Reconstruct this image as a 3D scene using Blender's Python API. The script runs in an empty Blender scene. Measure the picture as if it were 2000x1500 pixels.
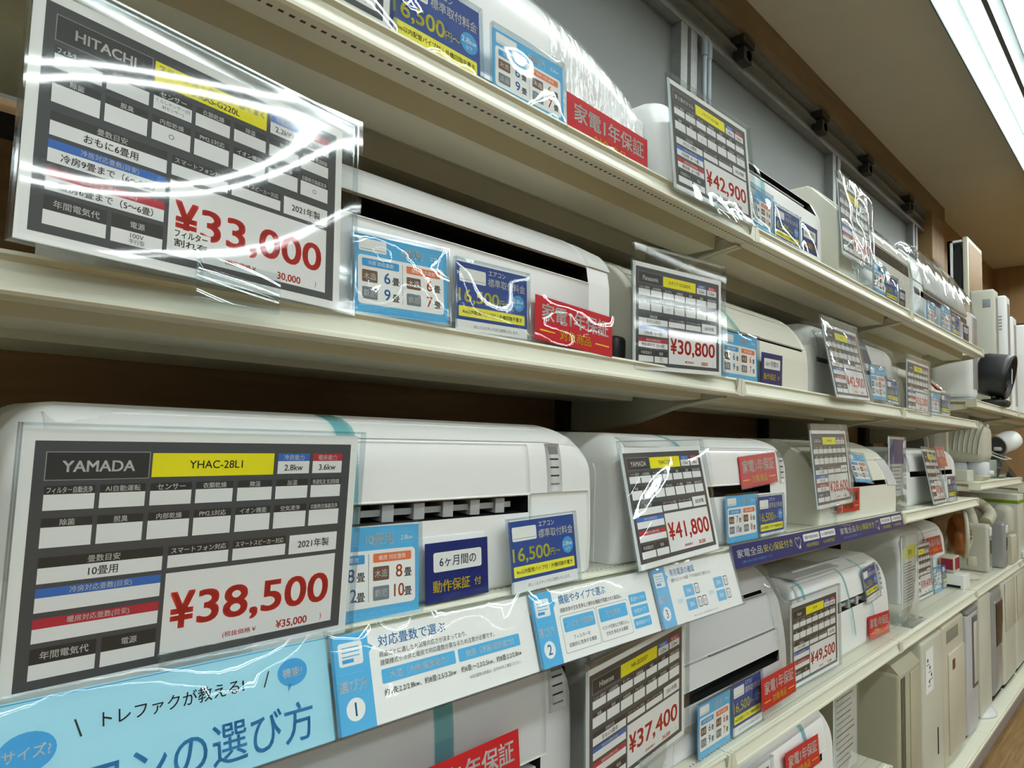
import bpy, bmesh, math, random
from math import sin, cos, pi, sqrt, radians
from mathutils import Matrix, Vector, Euler
random.seed(7)
scene = bpy.context.scene
C = scene.collection

# ------------------------------------------------------------------ camera, world, exposure
EYE = 1.40                                   # eye height above the floor, metres
FPX = 1300.0                                 # focal length in pixels of a 2000 px wide frame
YAW, PITCH, ROLL = 0.783552, 0.0769409, -0.0319999
def cam_matrix():
    cz, sz = cos(-YAW), sin(-YAW); cx, sx = cos(PITCH), sin(PITCH); cy, sy = cos(ROLL), sin(ROLL)
    Rz = Matrix(((cz, -sz, 0), (sz, cz, 0), (0, 0, 1)))
    Rx = Matrix(((1, 0, 0), (0, cx, -sx), (0, sx, cx)))
    Ry = Matrix(((cy, 0, sy), (0, 1, 0), (-sy, 0, cy)))
    return Rz @ Rx @ Ry
RM = cam_matrix()
right, fwd, up = RM.col[0], RM.col[1], RM.col[2]
cd = bpy.data.cameras.new('camera'); cam = bpy.data.objects.new('camera', cd); C.objects.link(cam)
M3 = Matrix((right, up, -fwd)).transposed()
cam.matrix_world = Matrix.Translation((0, 0, EYE)) @ M3.to_4x4()
cd.sensor_width = 36; cd.lens = FPX / 2000 * 36; cd.clip_start = 0.02; cd.clip_end = 60
scene.camera = cam
def ray(px, py):
    return RM @ Vector(((px - 1000) / FPX, 1, -(py - 750) / FPX))
def at_X(px, py, X):
    r = ray(px, py); r = r * (X / r.x); return Vector((r.x, r.y, r.z + EYE))
def at_Y(px, py, Y):
    r = ray(px, py); r = r * (Y / r.y); return Vector((r.x, r.y, r.z + EYE))
def at_Z(px, py, Z):
    r = ray(px, py); r = r * ((Z - EYE) / r.z); return Vector((r.x, r.y, r.z + EYE))

w = bpy.data.worlds.new('world'); scene.world = w; w.use_nodes = True
w.node_tree.nodes['Background'].inputs[0].default_value = (0.9, 0.95, 1.0, 1)
w.node_tree.nodes['Background'].inputs[1].default_value = 0.02
scene.view_settings.view_transform = 'Standard'
scene.view_settings.look = 'None'
scene.view_settings.gamma = 1
scene.view_settings.exposure = -0.42
scene.cycles.use_denoising = True
scene.cycles.transparent_max_bounces = 24
scene.cycles.max_bounces = 8
scene.cycles.sample_clamp_indirect = 6
TUBE = 46.0                                   # tube radiance

# ------------------------------------------------------------------ materials
def lin(c):
    return tuple(((v / 255) / 12.92 if v / 255 <= 0.04045 else ((v / 255 + 0.055) / 1.055) ** 2.4) for v in c) + (1,)
MATS = {}
def mat(name, rgb, rough=0.5, metal=0.0, spec=0.5, noise=0.0, nscale=20, bump=0.0, bscale=200, coat=0.0):
    if name in MATS: return MATS[name]
    m = bpy.data.materials.new(name); m.use_nodes = True; MATS[name] = m
    nt = m.node_tree; b = nt.nodes['Principled BSDF']
    col = lin(rgb)
    b.inputs['Base Color'].default_value = col
    b.inputs['Roughness'].default_value = rough
    b.inputs['Metallic'].default_value = metal
    b.inputs['Specular IOR Level'].default_value = spec
    if coat: b.inputs['Coat Weight'].default_value = coat
    if noise or bump:
        tc = nt.nodes.new('ShaderNodeTexCoord')
        nz = nt.nodes.new('ShaderNodeTexNoise'); nz.inputs['Scale'].default_value = nscale; nz.inputs['Detail'].default_value = 4
        nt.links.new(tc.outputs['Object'], nz.inputs['Vector'])
        if noise:
            mx = nt.nodes.new('ShaderNodeMix'); mx.data_type = 'RGBA'
            mx.inputs[6].default_value = tuple(v * (1 - noise) for v in col[:3]) + (1,)
            mx.inputs[7].default_value = tuple(min(1, v * (1 + noise)) for v in col[:3]) + (1,)
            nt.links.new(nz.outputs['Fac'], mx.inputs[0]); nt.links.new(mx.outputs[2], b.inputs['Base Color'])
        if bump:
            n2 = nt.nodes.new('ShaderNodeTexNoise'); n2.inputs['Scale'].default_value = bscale
            nt.links.new(tc.outputs['Object'], n2.inputs['Vector'])
            bp = nt.nodes.new('ShaderNodeBump'); bp.inputs['Strength'].default_value = bump; bp.inputs['Distance'].default_value = 0.002
            nt.links.new(n2.outputs['Fac'], bp.inputs['Height']); nt.links.new(bp.outputs[0], b.inputs['Normal'])
    return m

def film(name, bump=0.0, bscale=12, rough=0.03, tint=(0.97, 0.985, 0.985), base=0.0, detail=1.0, ior=1.5, dist=0.01, glare_haze=0.0, stretch=None):
    """clear plastic sheet: transparent, with a mirror reflection that grows at grazing angles"""
    if name in MATS: return MATS[name]
    m = bpy.data.materials.new(name); m.use_nodes = True; MATS[name] = m
    nt = m.node_tree; nt.nodes.remove(nt.nodes['Principled BSDF'])
    out = nt.nodes['Material Output']
    tr = nt.nodes.new('ShaderNodeBsdfTransparent'); tr.inputs[0].default_value = tint + (1,)
    gl = nt.nodes.new('ShaderNodeBsdfGlossy'); gl.inputs['Roughness'].default_value = rough; gl.inputs[0].default_value = (1, 1, 1, 1)
    fr = nt.nodes.new('ShaderNodeFresnel'); ge = nt.nodes.new('ShaderNodeNewGeometry'); mr = nt.nodes.new('ShaderNodeMapRange')
    mr.inputs[3].default_value = ior; mr.inputs[4].default_value = 1 / ior      # a thin sheet looks the same from both sides
    nt.links.new(ge.outputs['Backfacing'], mr.inputs[0]); nt.links.new(mr.outputs[0], fr.inputs['IOR'])
    mx = nt.nodes.new('ShaderNodeMixShader')
    ad = nt.nodes.new('ShaderNodeMath'); ad.operation = 'ADD'; ad.inputs[1].default_value = base; ad.use_clamp = True
    nt.links.new(fr.outputs[0], ad.inputs[0]); nt.links.new(ad.outputs[0], mx.inputs[0])
    nt.links.new(tr.outputs[0], mx.inputs[1]); nt.links.new(gl.outputs[0], mx.inputs[2])
    if glare_haze:                                                       # glare over the plastic, painted in as a thin milky veil
        df = nt.nodes.new('ShaderNodeBsdfDiffuse'); df.inputs[0].default_value = (.9, .92, .92, 1); m2 = nt.nodes.new('ShaderNodeMixShader'); m2.inputs[0].default_value = glare_haze
        nt.links.new(mx.outputs[0], m2.inputs[1]); nt.links.new(df.outputs[0], m2.inputs[2]); nt.links.new(m2.outputs[0], out.inputs[0])
    else: nt.links.new(mx.outputs[0], out.inputs[0])
    if bump:
        tc = nt.nodes.new('ShaderNodeTexCoord')
        nz = nt.nodes.new('ShaderNodeTexNoise'); nz.inputs['Scale'].default_value = bscale; nz.inputs['Detail'].default_value = detail
        vec = tc.outputs['Object']
        if stretch:
            mp = nt.nodes.new('ShaderNodeMapping'); mp.inputs['Scale'].default_value = stretch; mp.inputs['Rotation'].default_value = (0, .45, 0)
            nt.links.new(vec, mp.inputs[0]); vec = mp.outputs[0]
        nt.links.new(vec, nz.inputs['Vector'])
        bp = nt.nodes.new('ShaderNodeBump'); bp.inputs['Strength'].default_value = bump; bp.inputs['Distance'].default_value = dist
        nt.links.new(nz.outputs['Fac'], bp.inputs['Height'])
        nt.links.new(bp.outputs[0], gl.inputs['Normal']); nt.links.new(bp.outputs[0], fr.inputs['Normal'])
    return m

def wood(name, a, b, scale=(1, 1, 1), rough=0.5):
    if name in MATS: return MATS[name]
    m = bpy.data.materials.new(name); m.use_nodes = True; MATS[name] = m
    nt = m.node_tree; bs = nt.nodes['Principled BSDF']; bs.inputs['Roughness'].default_value = rough
    tc = nt.nodes.new('ShaderNodeTexCoord'); mp = nt.nodes.new('ShaderNodeMapping'); mp.inputs['Scale'].default_value = scale
    nz = nt.nodes.new('ShaderNodeTexNoise'); nz.inputs['Scale'].default_value = 6; nz.inputs['Detail'].default_value = 6; nz.inputs['Distortion'].default_value = 0.6
    rp = nt.nodes.new('ShaderNodeValToRGB'); rp.color_ramp.elements[0].color = lin(a); rp.color_ramp.elements[1].color = lin(b)
    rp.color_ramp.elements[0].position = 0.3; rp.color_ramp.elements[1].position = 0.7
    nt.links.new(tc.outputs['Object'], mp.inputs[0]); nt.links.new(mp.outputs[0], nz.inputs['Vector'])
    nt.links.new(nz.outputs['Fac'], rp.inputs[0]); nt.links.new(rp.outputs[0], bs.inputs['Base Color'])
    return m

def shelf_mat():
    """ivory painted steel with a row of punched slots along the front of the deck"""
    if 'ivory_steel_punched' in MATS: return MATS['ivory_steel_punched']
    m = mat('ivory_steel_punched', (222, 221, 202), 0.36, noise=0.03, nscale=6)
    nt = m.node_tree; b = nt.nodes['Principled BSDF']
    tc = [n for n in nt.nodes if n.type == 'TEX_COORD'][0]
    sp = nt.nodes.new('ShaderNodeSeparateXYZ'); nt.links.new(tc.outputs['Object'], sp.inputs[0])
    def mth(op, a, bb=None, c=None):
        n = nt.nodes.new('ShaderNodeMath'); n.operation = op
        for i, v in enumerate((a, bb, c)):
            if v is None: continue
            if isinstance(v, (int, float)): n.inputs[i].default_value = v
            else: nt.links.new(v, n.inputs[i])
        return n.outputs[0]
    X, Y, Z = sp.outputs
    fx = mth('FRACT', mth('MULTIPLY', X, 80.0))
    inx = mth('COMPARE', fx, 0.5, mth('ADD', mth('MULTIPLY', mth('LESS_THAN', Z, 0.0005), 0.1), 0.15))
    top = mth('MULTIPLY', mth('COMPARE', Y, 0.0235, 0.0017), mth('GREATER_THAN', Z, 0.0345))
    row2 = mth('MULTIPLY', mth('COMPARE', Y, 0.0635, 0.0017), mth('GREATER_THAN', Z, 0.0345))
    bot = mth('MULTIPLY', mth('COMPARE', Y, 0.0085, 0.0022), mth('LESS_THAN', Z, 0.0005))
    hole = mth('MULTIPLY', inx, mth('MINIMUM', mth('ADD', mth('ADD', top, bot), row2), 1.0))
    old = b.inputs['Base Color'].links[0].from_socket
    mx = nt.nodes.new('ShaderNodeMix'); mx.data_type = 'RGBA'
    nt.links.new(hole, mx.inputs[0]); nt.links.new(old, mx.inputs[6]); mx.inputs[7].default_value = (0.012, 0.011, 0.01, 1)
    nt.links.new(mx.outputs[2], b.inputs['Base Color'])
    return m

# ------------------------------------------------------------------ mesh helpers
class MB:
    def __init__(s): s.v = []; s.f = []; s.m = []; s.sm = []
    def add(s, vs, fs, mi=0, smooth=False, M=None):
        o = len(s.v)
        s.v += [tuple(M @ Vector(p)) if M else tuple(p) for p in vs]
        for f in fs: s.f.append(tuple(i + o for i in f)); s.m.append(mi); s.sm.append(smooth)
        return s
    def box(s, x0, x1, y0, y1, z0, z1, mi=0, M=None):
        v = [(x0, y0, z0), (x1, y0, z0), (x1, y1, z0), (x0, y1, z0), (x0, y0, z1), (x1, y0, z1), (x1, y1, z1), (x0, y1, z1)]
        return s.add(v, [(0, 3, 2, 1), (4, 5, 6, 7), (0, 1, 5, 4), (1, 2, 6, 5), (2, 3, 7, 6), (3, 0, 4, 7)], mi, False, M)
    def rbox(s, x0, x1, y0, y1, z0, z1, r=0.004, seg=2, mi=0, M=None, smooth=True):
        bm = bmesh.new(); bmesh.ops.create_cube(bm, size=1)
        for v in bm.verts: v.co = Vector(((x0 + x1) / 2 + v.co.x * (x1 - x0), (y0 + y1) / 2 + v.co.y * (y1 - y0), (z0 + z1) / 2 + v.co.z * (z1 - z0)))
        r = min(r, 0.49 * min(abs(x1 - x0), abs(y1 - y0), abs(z1 - z0)))
        bmesh.ops.bevel(bm, geom=list(bm.edges), offset=r, segments=seg, profile=0.5, affect='EDGES')
        bm.verts.index_update()
        s.add([v.co.copy() for v in bm.verts], [[v.index for v in f.verts] for f in bm.faces], mi, smooth, M); bm.free(); return s
    def prism(s, poly, x0, x1, mi=0, smooth=False, M=None):
        """poly: (y, z) points, counter-clockwise seen from -x side; extruded along x"""
        n = len(poly)
        v = [(x0, y, z) for y, z in poly] + [(x1, y, z) for y, z in poly]
        f = [tuple(range(n)), tuple(range(2 * n - 1, n - 1, -1))]
        f += [(i, i + n, (i + 1) % n + n, (i + 1) % n) for i in range(n)]
        return s.add(v, f, mi, smooth, M)
    def prism_z(s, poly, z0, z1, mi=0, smooth=False, M=None):
        n = len(poly)
        v = [(x, y, z0) for x, y in poly] + [(x, y, z1) for x, y in poly]
        f = [tuple(range(n - 1, -1, -1)), tuple(range(n, 2 * n))]
        f += [(i, (i + 1) % n, (i + 1) % n + n, i + n) for i in range(n)]
        return s.add(v, f, mi, smooth, M)
    def tube(s, pts, r, seg=10, mi=0, cap=True):
        pts = [Vector(p) for p in pts]; rr = r if isinstance(r, (list, tuple)) else [r] * len(pts)
        rings = []; ref = None
        for i, p in enumerate(pts):
            t = (pts[min(i + 1, len(pts) - 1)] - pts[max(i - 1, 0)]).normalized()
            if ref is None: ref = t.orthogonal().normalized()
            ref = (ref - t * ref.dot(t)).normalized(); b = t.cross(ref)
            rings.append([p + (ref * cos(2 * pi * k / seg) + b * sin(2 * pi * k / seg)) * rr[i] for k in range(seg)])
        v = [q for R in rings for q in R]; f = []
        for i in range(len(pts) - 1):
            for k in range(seg):
                f.append((i * seg + k, i * seg + (k + 1) % seg, (i + 1) * seg + (k + 1) % seg, (i + 1) * seg + k))
        s.add(v, f, mi, True)
        if cap:
            n = len(pts)
            s.add(rings[0], [tuple(range(seg - 1, -1, -1))], mi); s.add(rings[-1], [tuple(range(seg))], mi)
        return s
    def lathe(s, prof, M=None, seg=32, mi=0, smooth=True):
        """prof: (radius, height) around local z"""
        v = []; f = []
        for r, z in prof: v += [(r * cos(2 * pi * k / seg), r * sin(2 * pi * k / seg), z) for k in range(seg)]
        for i in range(len(prof) - 1):
            for k in range(seg): f.append((i * seg + k, i * seg + (k + 1) % seg, (i + 1) * seg + (k + 1) % seg, (i + 1) * seg + k))
        return s.add(v, f, mi, smooth, M)
    def build(s, name, mats, parent=None, loc=None, kind=None):
        me = bpy.data.meshes.new(name); me.from_pydata(s.v, [], s.f)
        for m in (mats if isinstance(mats, (list, tuple)) else [mats]): me.materials.append(m)
        me.polygons.foreach_set('material_index', s.m); me.polygons.foreach_set('use_smooth', s.sm)
        me.validate(); me.update()
        o = bpy.data.objects.new(name, me); C.objects.link(o)
        if parent is not None: o.parent = parent
        if loc is not None: o.location = loc
        if kind: o['kind'] = kind
        return o

def tag(o, label, cat, group=None):
    o['label'] = label; o['category'] = cat
    if group: o['group'] = group
    return o
def thing(name, label, cat, loc=(0, 0, 0), group=None, M=None):
    o = bpy.data.objects.new(name, None); C.objects.link(o); o.empty_display_size = 0.05
    if M is not None: o.matrix_basis = M
    else: o.location = loc
    return tag(o, label, cat, group)
def struct(mb, name, mats): return mb.build(name, mats, kind='structure')

# ------------------------------------------------------------------ lettering and print layouts
_tc = {}
_tcurve = bpy.data.curves.new('lettering', 'FONT'); _tobj = bpy.data.objects.new('lettering', _tcurve); C.objects.link(_tobj)
_tcurve.resolution_u = 4; _tcurve.fill_mode = 'FRONT'
def glyphs(s, bold=0.0):
    k = (s, bold)
    if k not in _tc:
        _tcurve.body = s; _tcurve.offset = bold
        dg = bpy.context.evaluated_depsgraph_get(); dg.update()
        ev = _tobj.evaluated_get(dg); me = ev.to_mesh()
        _tc[k] = ([(v.co.x, v.co.y) for v in me.vertices], [tuple(p.vertices) for p in me.polygons]); ev.to_mesh_clear()
    return _tc[k]
def bb(vs):
    xs = [a for a, _ in vs]; ys = [b for _, b in vs]; return min(xs), max(xs), min(ys), max(ys)
def rrect(x0, y0, x1, y1, r, n=4):
    p = []
    for cx, cy, a in ((x1 - r, y0 + r, -90), (x1 - r, y1 - r, 0), (x0 + r, y1 - r, 90), (x0 + r, y0 + r, 180)):
        for i in range(n + 1):
            t = radians(a + 90 * i / n); p.append((cx + r * cos(t), cy + r * sin(t)))
    return p
def circ(cx, cy, r, ry=None, n=24): return [(cx + r * cos(2 * pi * i / n), cy + (ry or r) * sin(2 * pi * i / n)) for i in range(n)]

INK = {'white': (236, 236, 233), 'paper': (238, 238, 236), 'frame': (74, 75, 78), 'black': (38, 38, 38), 'ink': (45, 45, 48), 'yellow': (244, 232, 10), 'blue': (58, 108, 190),
       'red': (186, 44, 62), 'price': (228, 58, 52), 'sky': (88, 178, 228), 'ltblue': (160, 214, 232), 'mid': (66, 156, 214), 'navy': (44, 74, 146), 'fyellow': (240, 232, 70),
       'indigo': (12, 34, 108), 'orange': (232, 120, 72), 'brown': (118, 84, 64), 'slate': (120, 128, 138), 'tagred': (206, 14, 34), 'gold': (250, 214, 20), 'num': (72, 140, 206), 'grey': (150, 150, 150), 'cell': (232, 232, 232), 'pink': (226, 196, 184), 'outline': (130, 196, 230), 'teal': (110, 190, 200)}
def ink(n): return mat('print_' + n, INK[n], 0.55, spec=0.3)
class Print:
    """flat print layout in millimetres; every layer sits a hair in front of the one below"""
    def __init__(s, k=0.001): s.k = k; s.mb = MB(); s.mats = []; s.step = 0.00012; s.n = 0
    def mi(s, c):
        m = ink(c)
        if m not in s.mats: s.mats.append(m)
        return s.mats.index(m)
    def poly(s, pts, c, lay=1):
        s.mb.add([(x * s.k, -lay * s.step, y * s.k) for x, y in pts], [tuple(range(len(pts)))], s.mi(c)); return s
    def rect(s, x0, y0, x1, y1, c, lay=1): return s.poly([(x0, y0), (x1, y0), (x1, y1), (x0, y1)], c, lay)
    def rr(s, x0, y0, x1, y1, r, c, lay=1): return s.poly(rrect(x0, y0, x1, y1, r), c, lay)
    def frame(s, x0, y0, x1, y1, t, c, lay=1):
        s.rect(x0, y0, x1, y0 + t, c, lay); s.rect(x0, y1 - t, x1, y1, c, lay); s.rect(x0, y0, x0 + t, y1, c, lay); s.rect(x1 - t, y0, x1, y1, c, lay); return s
    def base(s, x0, y0, x1, y1, c='paper', th=0.0006):
        s.mb.box(x0 * s.k, x1 * s.k, 0, th, y0 * s.k, y1 * s.k, s.mi(c)); return s
    def text(s, t, cx, cy, h, c, w=None, bold=0.0, lay=3, al='C', digits=False, maxw=None, slant=0.0, rot=0.0):
        vs, fs = glyphs(t)
        if not vs: return s
        a, b, d, e = bb(vs)
        if digits:
            r = bb(glyphs('0', bold)[0]); d, e = r[2], r[3]
        sy = h / max(e - d, 1e-6); sx = sy if w is None else w / (b - a)
        if maxw and (b - a) * sx > maxw: sx = maxw / (b - a)
        W = (b - a) * sx
        x0 = cx - W / 2 if al == 'C' else (cx if al == 'L' else cx - W)
        q = bold * sy                                             # heavier strokes: the same letters laid over each other, a hair apart
        offs = [(0, 0)] if not bold else ([(q, 0), (-q, 0)] if h < 5 else [(q, q * .7), (-q, q * .7), (q, -q * .7), (-q, -q * .7), (0, 0)])
        for ox, oy in offs:
            s.mb.add([((x0 + (x - a) * sx + ox) * s.k, -lay * s.step, (cy + (y - (d + e) / 2) * sy + oy) * s.k) for x, y in vs], fs, s.mi(c))
        return s
    def build(s, name, parent=None): return s.mb.build(name, s.mats, parent)

def wavy_sheet(name, x0, x1, z0, z1, y, parent, m, amp=0.0016, nx=26, nz=20, seed=0, back=None, calm=False, wave=None):
    """clear pouch: a gently buckled front sheet, a flat back sheet and closed rims"""
    rnd = random.Random(seed); ph = [rnd.uniform(0, 6.28) for _ in range(6)]; fr = [rnd.uniform(0.7, 1.3) for _ in range(6)]
    mb = MB(); L = x1 - x0; Hh = z1 - z0; v = []
    for j in range(nz + 1):
        for i in range(nx + 1):
            a, b = i / nx, j / nz
            e = 1 if wave else min(1, 8 * a, 8 * (1 - a), 8 * b, 8 * (1 - b))
            d = sin(2 * pi * (1.0 * a * fr[0] + 0.6 * b * fr[1]) + ph[0]) + 0.55 * sin(2 * pi * (1.9 * a * fr[2] - 0.9 * b) + ph[1]) + 0.45 * sin(2 * pi * (0.4 * a + 1.5 * b * fr[3]) + ph[2]) + 0.18 * sin(2 * pi * (3.4 * a * fr[4] + 2.1 * b) + ph[3])
            if wave: d = sin(2 * pi * (wave[0] * a + wave[1] * b) + wave[2]) + 0.5 * sin(2 * pi * (wave[3] * a + wave[4] * b) + wave[5])
            elif calm: d = sin(2 * pi * (0.55 * a + 0.45 * b) + ph[0]) + 0.5 * sin(2 * pi * (0.95 * a - 0.6 * b) + ph[1])
            v.append((x0 + a * L, y - 0.0005 - amp * (1.4 + d) * (0.35 + 0.65 * e), z0 + b * Hh))
    f = [(j * (nx + 1) + i, j * (nx + 1) + i + 1, (j + 1) * (nx + 1) + i + 1, (j + 1) * (nx + 1) + i) for j in range(nz) for i in range(nx)]
    mb.add(v, f, 0, True)
    if back is not None:
        mb.add([(x0, back, z0), (x1, back, z0), (x1, back, z1), (x0, back, z1)], [(0, 1, 2, 3)], 0)
        ed = 0.0022
        for q in ((x0, x0 + ed, z0, z1), (x1 - ed, x1, z0, z1), (x0 + ed, x1 - ed, z0, z0 + ed), (x0 + ed, x1 - ed, z1 - ed, z1)):
            mb.box(q[0], q[1], y - 0.003, back, q[2], q[3], 1)
    return mb.build(name, [m, film('clear_rim', rough=0.08, tint=(0.86, 0.9, 0.92), base=0.06)], parent)

def pose(p):
    x, y, z, yaw, lean, roll = p[:6]
    return Matrix.Translation((x, y, z + EYE)) @ Matrix.Rotation(yaw, 4, 'Z') @ Matrix.Rotation(-lean, 4, 'X') @ Matrix.Rotation(-roll, 4, 'Y')
# ------------------------------------------------------------------ levels and spans (metres)
J0, J1, J2, J3 = -0.84, 1.3677, 2.5754, 3.7731
LV = {'A': (0.6465, EYE + 0.438), 'B': (0.676, EYE + 0.102), 'C': (0.679, EYE - 0.258), 'D': (0.693, EYE - 0.688)}   # front lip y, lip bottom z
FACE = 0.036
TOP = {k: v[1] + FACE for k, v in LV.items()}
WALL = 1.165; SHUT = 1.25; CEIL = EYE + 1.79
IVORY = mat('ivory_steel', (222, 221, 202), 0.34, noise=0.03, nscale=6)
PUNCH = shelf_mat()
DARK = mat('dark_recess', (14, 13, 13), 0.6)
# ------------------------------------------------------------------ the room
mb = MB(); mb.box(-5, 9, -7.5, 1.5, -0.08, 0)
fl = wood('floor_vinyl', (116, 88, 50), (156, 124, 78), (0.8, 16, 1), 0.35); struct(mb, 'floor', fl)
mb = MB(); mb.box(-5, 9, -7.5, 1.5, CEIL, CEIL + 0.08)
struct(mb, 'ceiling', mat('ceiling_board', (200, 194, 174), 0.8, noise=0.05, nscale=3))
OAK = wood('oak_veneer', (138, 106, 68), (166, 132, 90), (0.5, 0.5, 5), 0.5)
OAKV = wood('oak_veneer_upright', (150, 117, 76), (164, 130, 88), (3, 3, 0.3), 0.55)
mb = MB(); mb.box(7.9, 7.98, -7.5, 1.5, 0, CEIL); struct(mb, 'wall_right', OAKV)
mb = MB(); mb.box(-5.08, -5, -7.5, 1.5, 0, CEIL); struct(mb, 'wall_left', mat('plain_wall', (150, 148, 142), 0.8))
mb = MB(); mb.box(-5, 9, -7.58, -7.5, 0, CEIL); struct(mb, 'wall_front', mat('plain_wall', (150, 148, 142), 0.8))
# back wall: grey shutter boxes framed in galvanised steel, wood fascia above
GREY = mat('grey_panel', (98, 101, 98), 0.45, noise=0.06, nscale=4)
STEEL = mat('galvanised_steel', (150, 152, 150), 0.42, metal=0.55, noise=0.2, nscale=30)
mb = MB(); mb.box(-5, 5.35, SHUT + 0.03, SHUT + 0.10, 0, EYE + 1.60); wb = struct(mb, 'wall_back', GREY)
mb = MB(); mb.box(5.62, 7.9, SHUT, SHUT + 0.10, 0, CEIL); struct(mb, 'wall_recess', OAKV)
mb = MB(); mb.box(5.33, 5.68, SHUT - 0.06, SHUT + 0.10, 0, CEIL); struct(mb, 'trim_1', OAKV)
mb = MB(); mb.box(-5, 5.68, SHUT - 0.065, SHUT + 0.10, EYE + 1.675, CEIL); struct(mb, 'trim_2', wood('fascia_wood', (116, 96, 66), (138, 116, 84), (0.5, 0.5, 5), 0.6))
mb = MB()
mb.box(-5, 5.33, SHUT - 0.035, SHUT + 0.03, EYE + 1.655, EYE + 1.675, 0)
mb.box(-5, 5.33, SHUT + 0.005, SHUT + 0.03, EYE + 1.555, EYE + 1.665, 0)
mb.box(-5, 5.33, SHUT - 0.02, SHUT + 0.03, EYE + 1.60, EYE + 1.612, 0)
mb.box(-5, 5.33, SHUT - 0.012, SHUT + 0.03, EYE + 1.535, EYE + 1.557, 0)
rail = struct(mb, 'trim_3', STEEL)
for x in (-0.5, 0.65, 2.5, 3.34, 4.03, 4.86):
    b = MB(); b.box(x - 0.05, x + 0.05, SHUT - 0.055, SHUT - 0.0, EYE + 1.625, EYE + 1.655, 0); b.box(x - 0.035, x + 0.035, SHUT - 0.05, SHUT + 0.0, EYE + 1.555, EYE + 1.612, 0)
    b.lathe([(0.0, -0.02), (0.022, -0.02), (0.022, 0.02), (0.0, 0.02)], Matrix.Translation((x + 0.01, SHUT - 0.03, EYE + 1.585)) @ Matrix.Rotation(pi / 2, 4, 'X'), 14)
    b.build('rail_bracket', mat('rail_iron', (62, 58, 54), 0.5, metal=0.4, noise=0.2), rail)
for x in (0.55, 2.05, 3.56, 5.05):
    b = MB(); b.box(x, x + 0.045, SHUT - 0.01, SHUT + 0.03, 1.2, EYE + 1.555); b.box(x + 0.07, x + 0.115, SHUT - 0.01, SHUT + 0.03, 1.2, EYE + 1.555); b.box(x + 0.045, x + 0.07, SHUT + 0.005, SHUT + 0.03, 1.2, EYE + 1.555)
    b.build('frame_post', STEEL, wb)
for i, x in enumerate((2.215, 2.25)):
    b = MB(); b.tube([(x, SHUT - 0.012, 1.7), (x, SHUT - 0.012, EYE + 1.475)], 0.010, 10); b.tube([(x, SHUT - 0.012, EYE + 1.47), (x - 0.004, SHUT - 0.014, EYE + 1.53), (x - 0.012, SHUT + 0.0, EYE + 1.56)], 0.013, 10)
    o = b.build('cable_conduit', mat('conduit_grey', (150, 160, 168), 0.4))
    tag(o, ('left' if i == 0 else 'right') + ' one of two thin grey conduits on the steel wall post', 'pipe')
# ------------------------------------------------------------------ ceiling lights: twin tube battens in rows along the aisle
LW = mat('lamp_reflector', (72, 79, 78), 0.45)
em = bpy.data.materials.new('lit_tube'); em.use_nodes = True
nt = em.node_tree; nt.nodes.remove(nt.nodes['Principled BSDF']); e = nt.nodes.new('ShaderNodeEmission'); e.inputs[0].default_value = (0.91, 1.0, 0.985, 1); e.inputs[1].default_value = TUBE
nt.links.new(e.outputs[0], nt.nodes['Material Output'].inputs[0])
def lamp_meshes(L):
    b = MB()
    b.prism([(-0.03, 0.0), (-0.008, -0.088), (0.008, -0.088), (0.03, 0.0)], 0, L)          # ridge between the tubes
    for s in (-1, 1):
        b.prism([(s * 0.03, 0.0), (s * 0.03, -0.012), (s * 0.095, -0.02), (s * 0.145, -0.092), (s * 0.150, -0.092), (s * 0.11, 0.0)], 0, L)
    t = MB()
    t.tube([(0.01, 0, 0), (L - 0.01, 0, 0)], 0.014, 10)
    return b, t
protos = {}
def light(x, y, L, label):
    if L not in protos:
        b, t = lamp_meshes(L)
        o1 = b.build('housing', LW); o2 = t.build('fluorescent_tube', em)
        protos[L] = (o1.data, o2.data); bpy.data.objects.remove(o1); bpy.data.objects.remove(o2)
    r = thing('ceiling_light', label, 'ceiling light', (x, y, CEIL), 'twin tube ceiling lights')
    h = bpy.data.objects.new('housing', protos[L][0]); C.objects.link(h); h.parent = r
    for s in (-1, 1):
        t = bpy.data.objects.new('fluorescent_tube', protos[L][1]); C.objects.link(t); t.parent = r; t.location = (0, s * 0.06, -0.062)
for i in range(7): light(-2.4 + i * 1.5, 0.47, 1.5, 'twin tube batten in the unbroken ceiling row along the shelves')
for y in (-0.95, -2.4, -3.85, -5.3):
    for i in range(3): light(-3.6 + i * 3.6, y, 3.6, 'long twin tube batten in a ceiling row over the aisles behind the viewer')
# ------------------------------------------------------------------ gondola frames
def gondola(x0, x1, joints, zt, label, cat='shelf frame'):
    g = thing('gondola_frame', label, cat, ((x0 + x1) / 2, WALL, 0))
    ox = (x0 + x1) / 2
    b = MB(); b.box(x0 - ox, x1 - ox, 0.012, 0.03, 0.1, zt); b.build('back_panel', OAK, g)
    for j in joints:
        b = MB(); b.box(j - ox - 0.03, j - ox + 0.03, -0.022, 0.012, 0.1, zt + 0.02)
        for k in range(int((zt - 0.4) / 0.05)): b.box(j - ox - 0.018, j - ox - 0.010, -0.0225, -0.0218, 0.4 + k * 0.05, 0.43 + k * 0.05); b.box(j - ox + 0.010, j - ox + 0.018, -0.0225, -0.0218, 0.4 + k * 0.05, 0.43 + k * 0.05)
        b.build('upright', mat('upright_black', (40, 38, 36), 0.5), g)
    b = MB(); b.box(x0 - ox, x1 - ox, -0.012, 0.012, zt - 0.06, zt - 0.03); b.box(x0 - ox, x1 - ox, -0.012, 0.012, 0.10, 0.14); b.build('crossbar', mat('upright_black', (40, 38, 36), 0.5), g)
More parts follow.
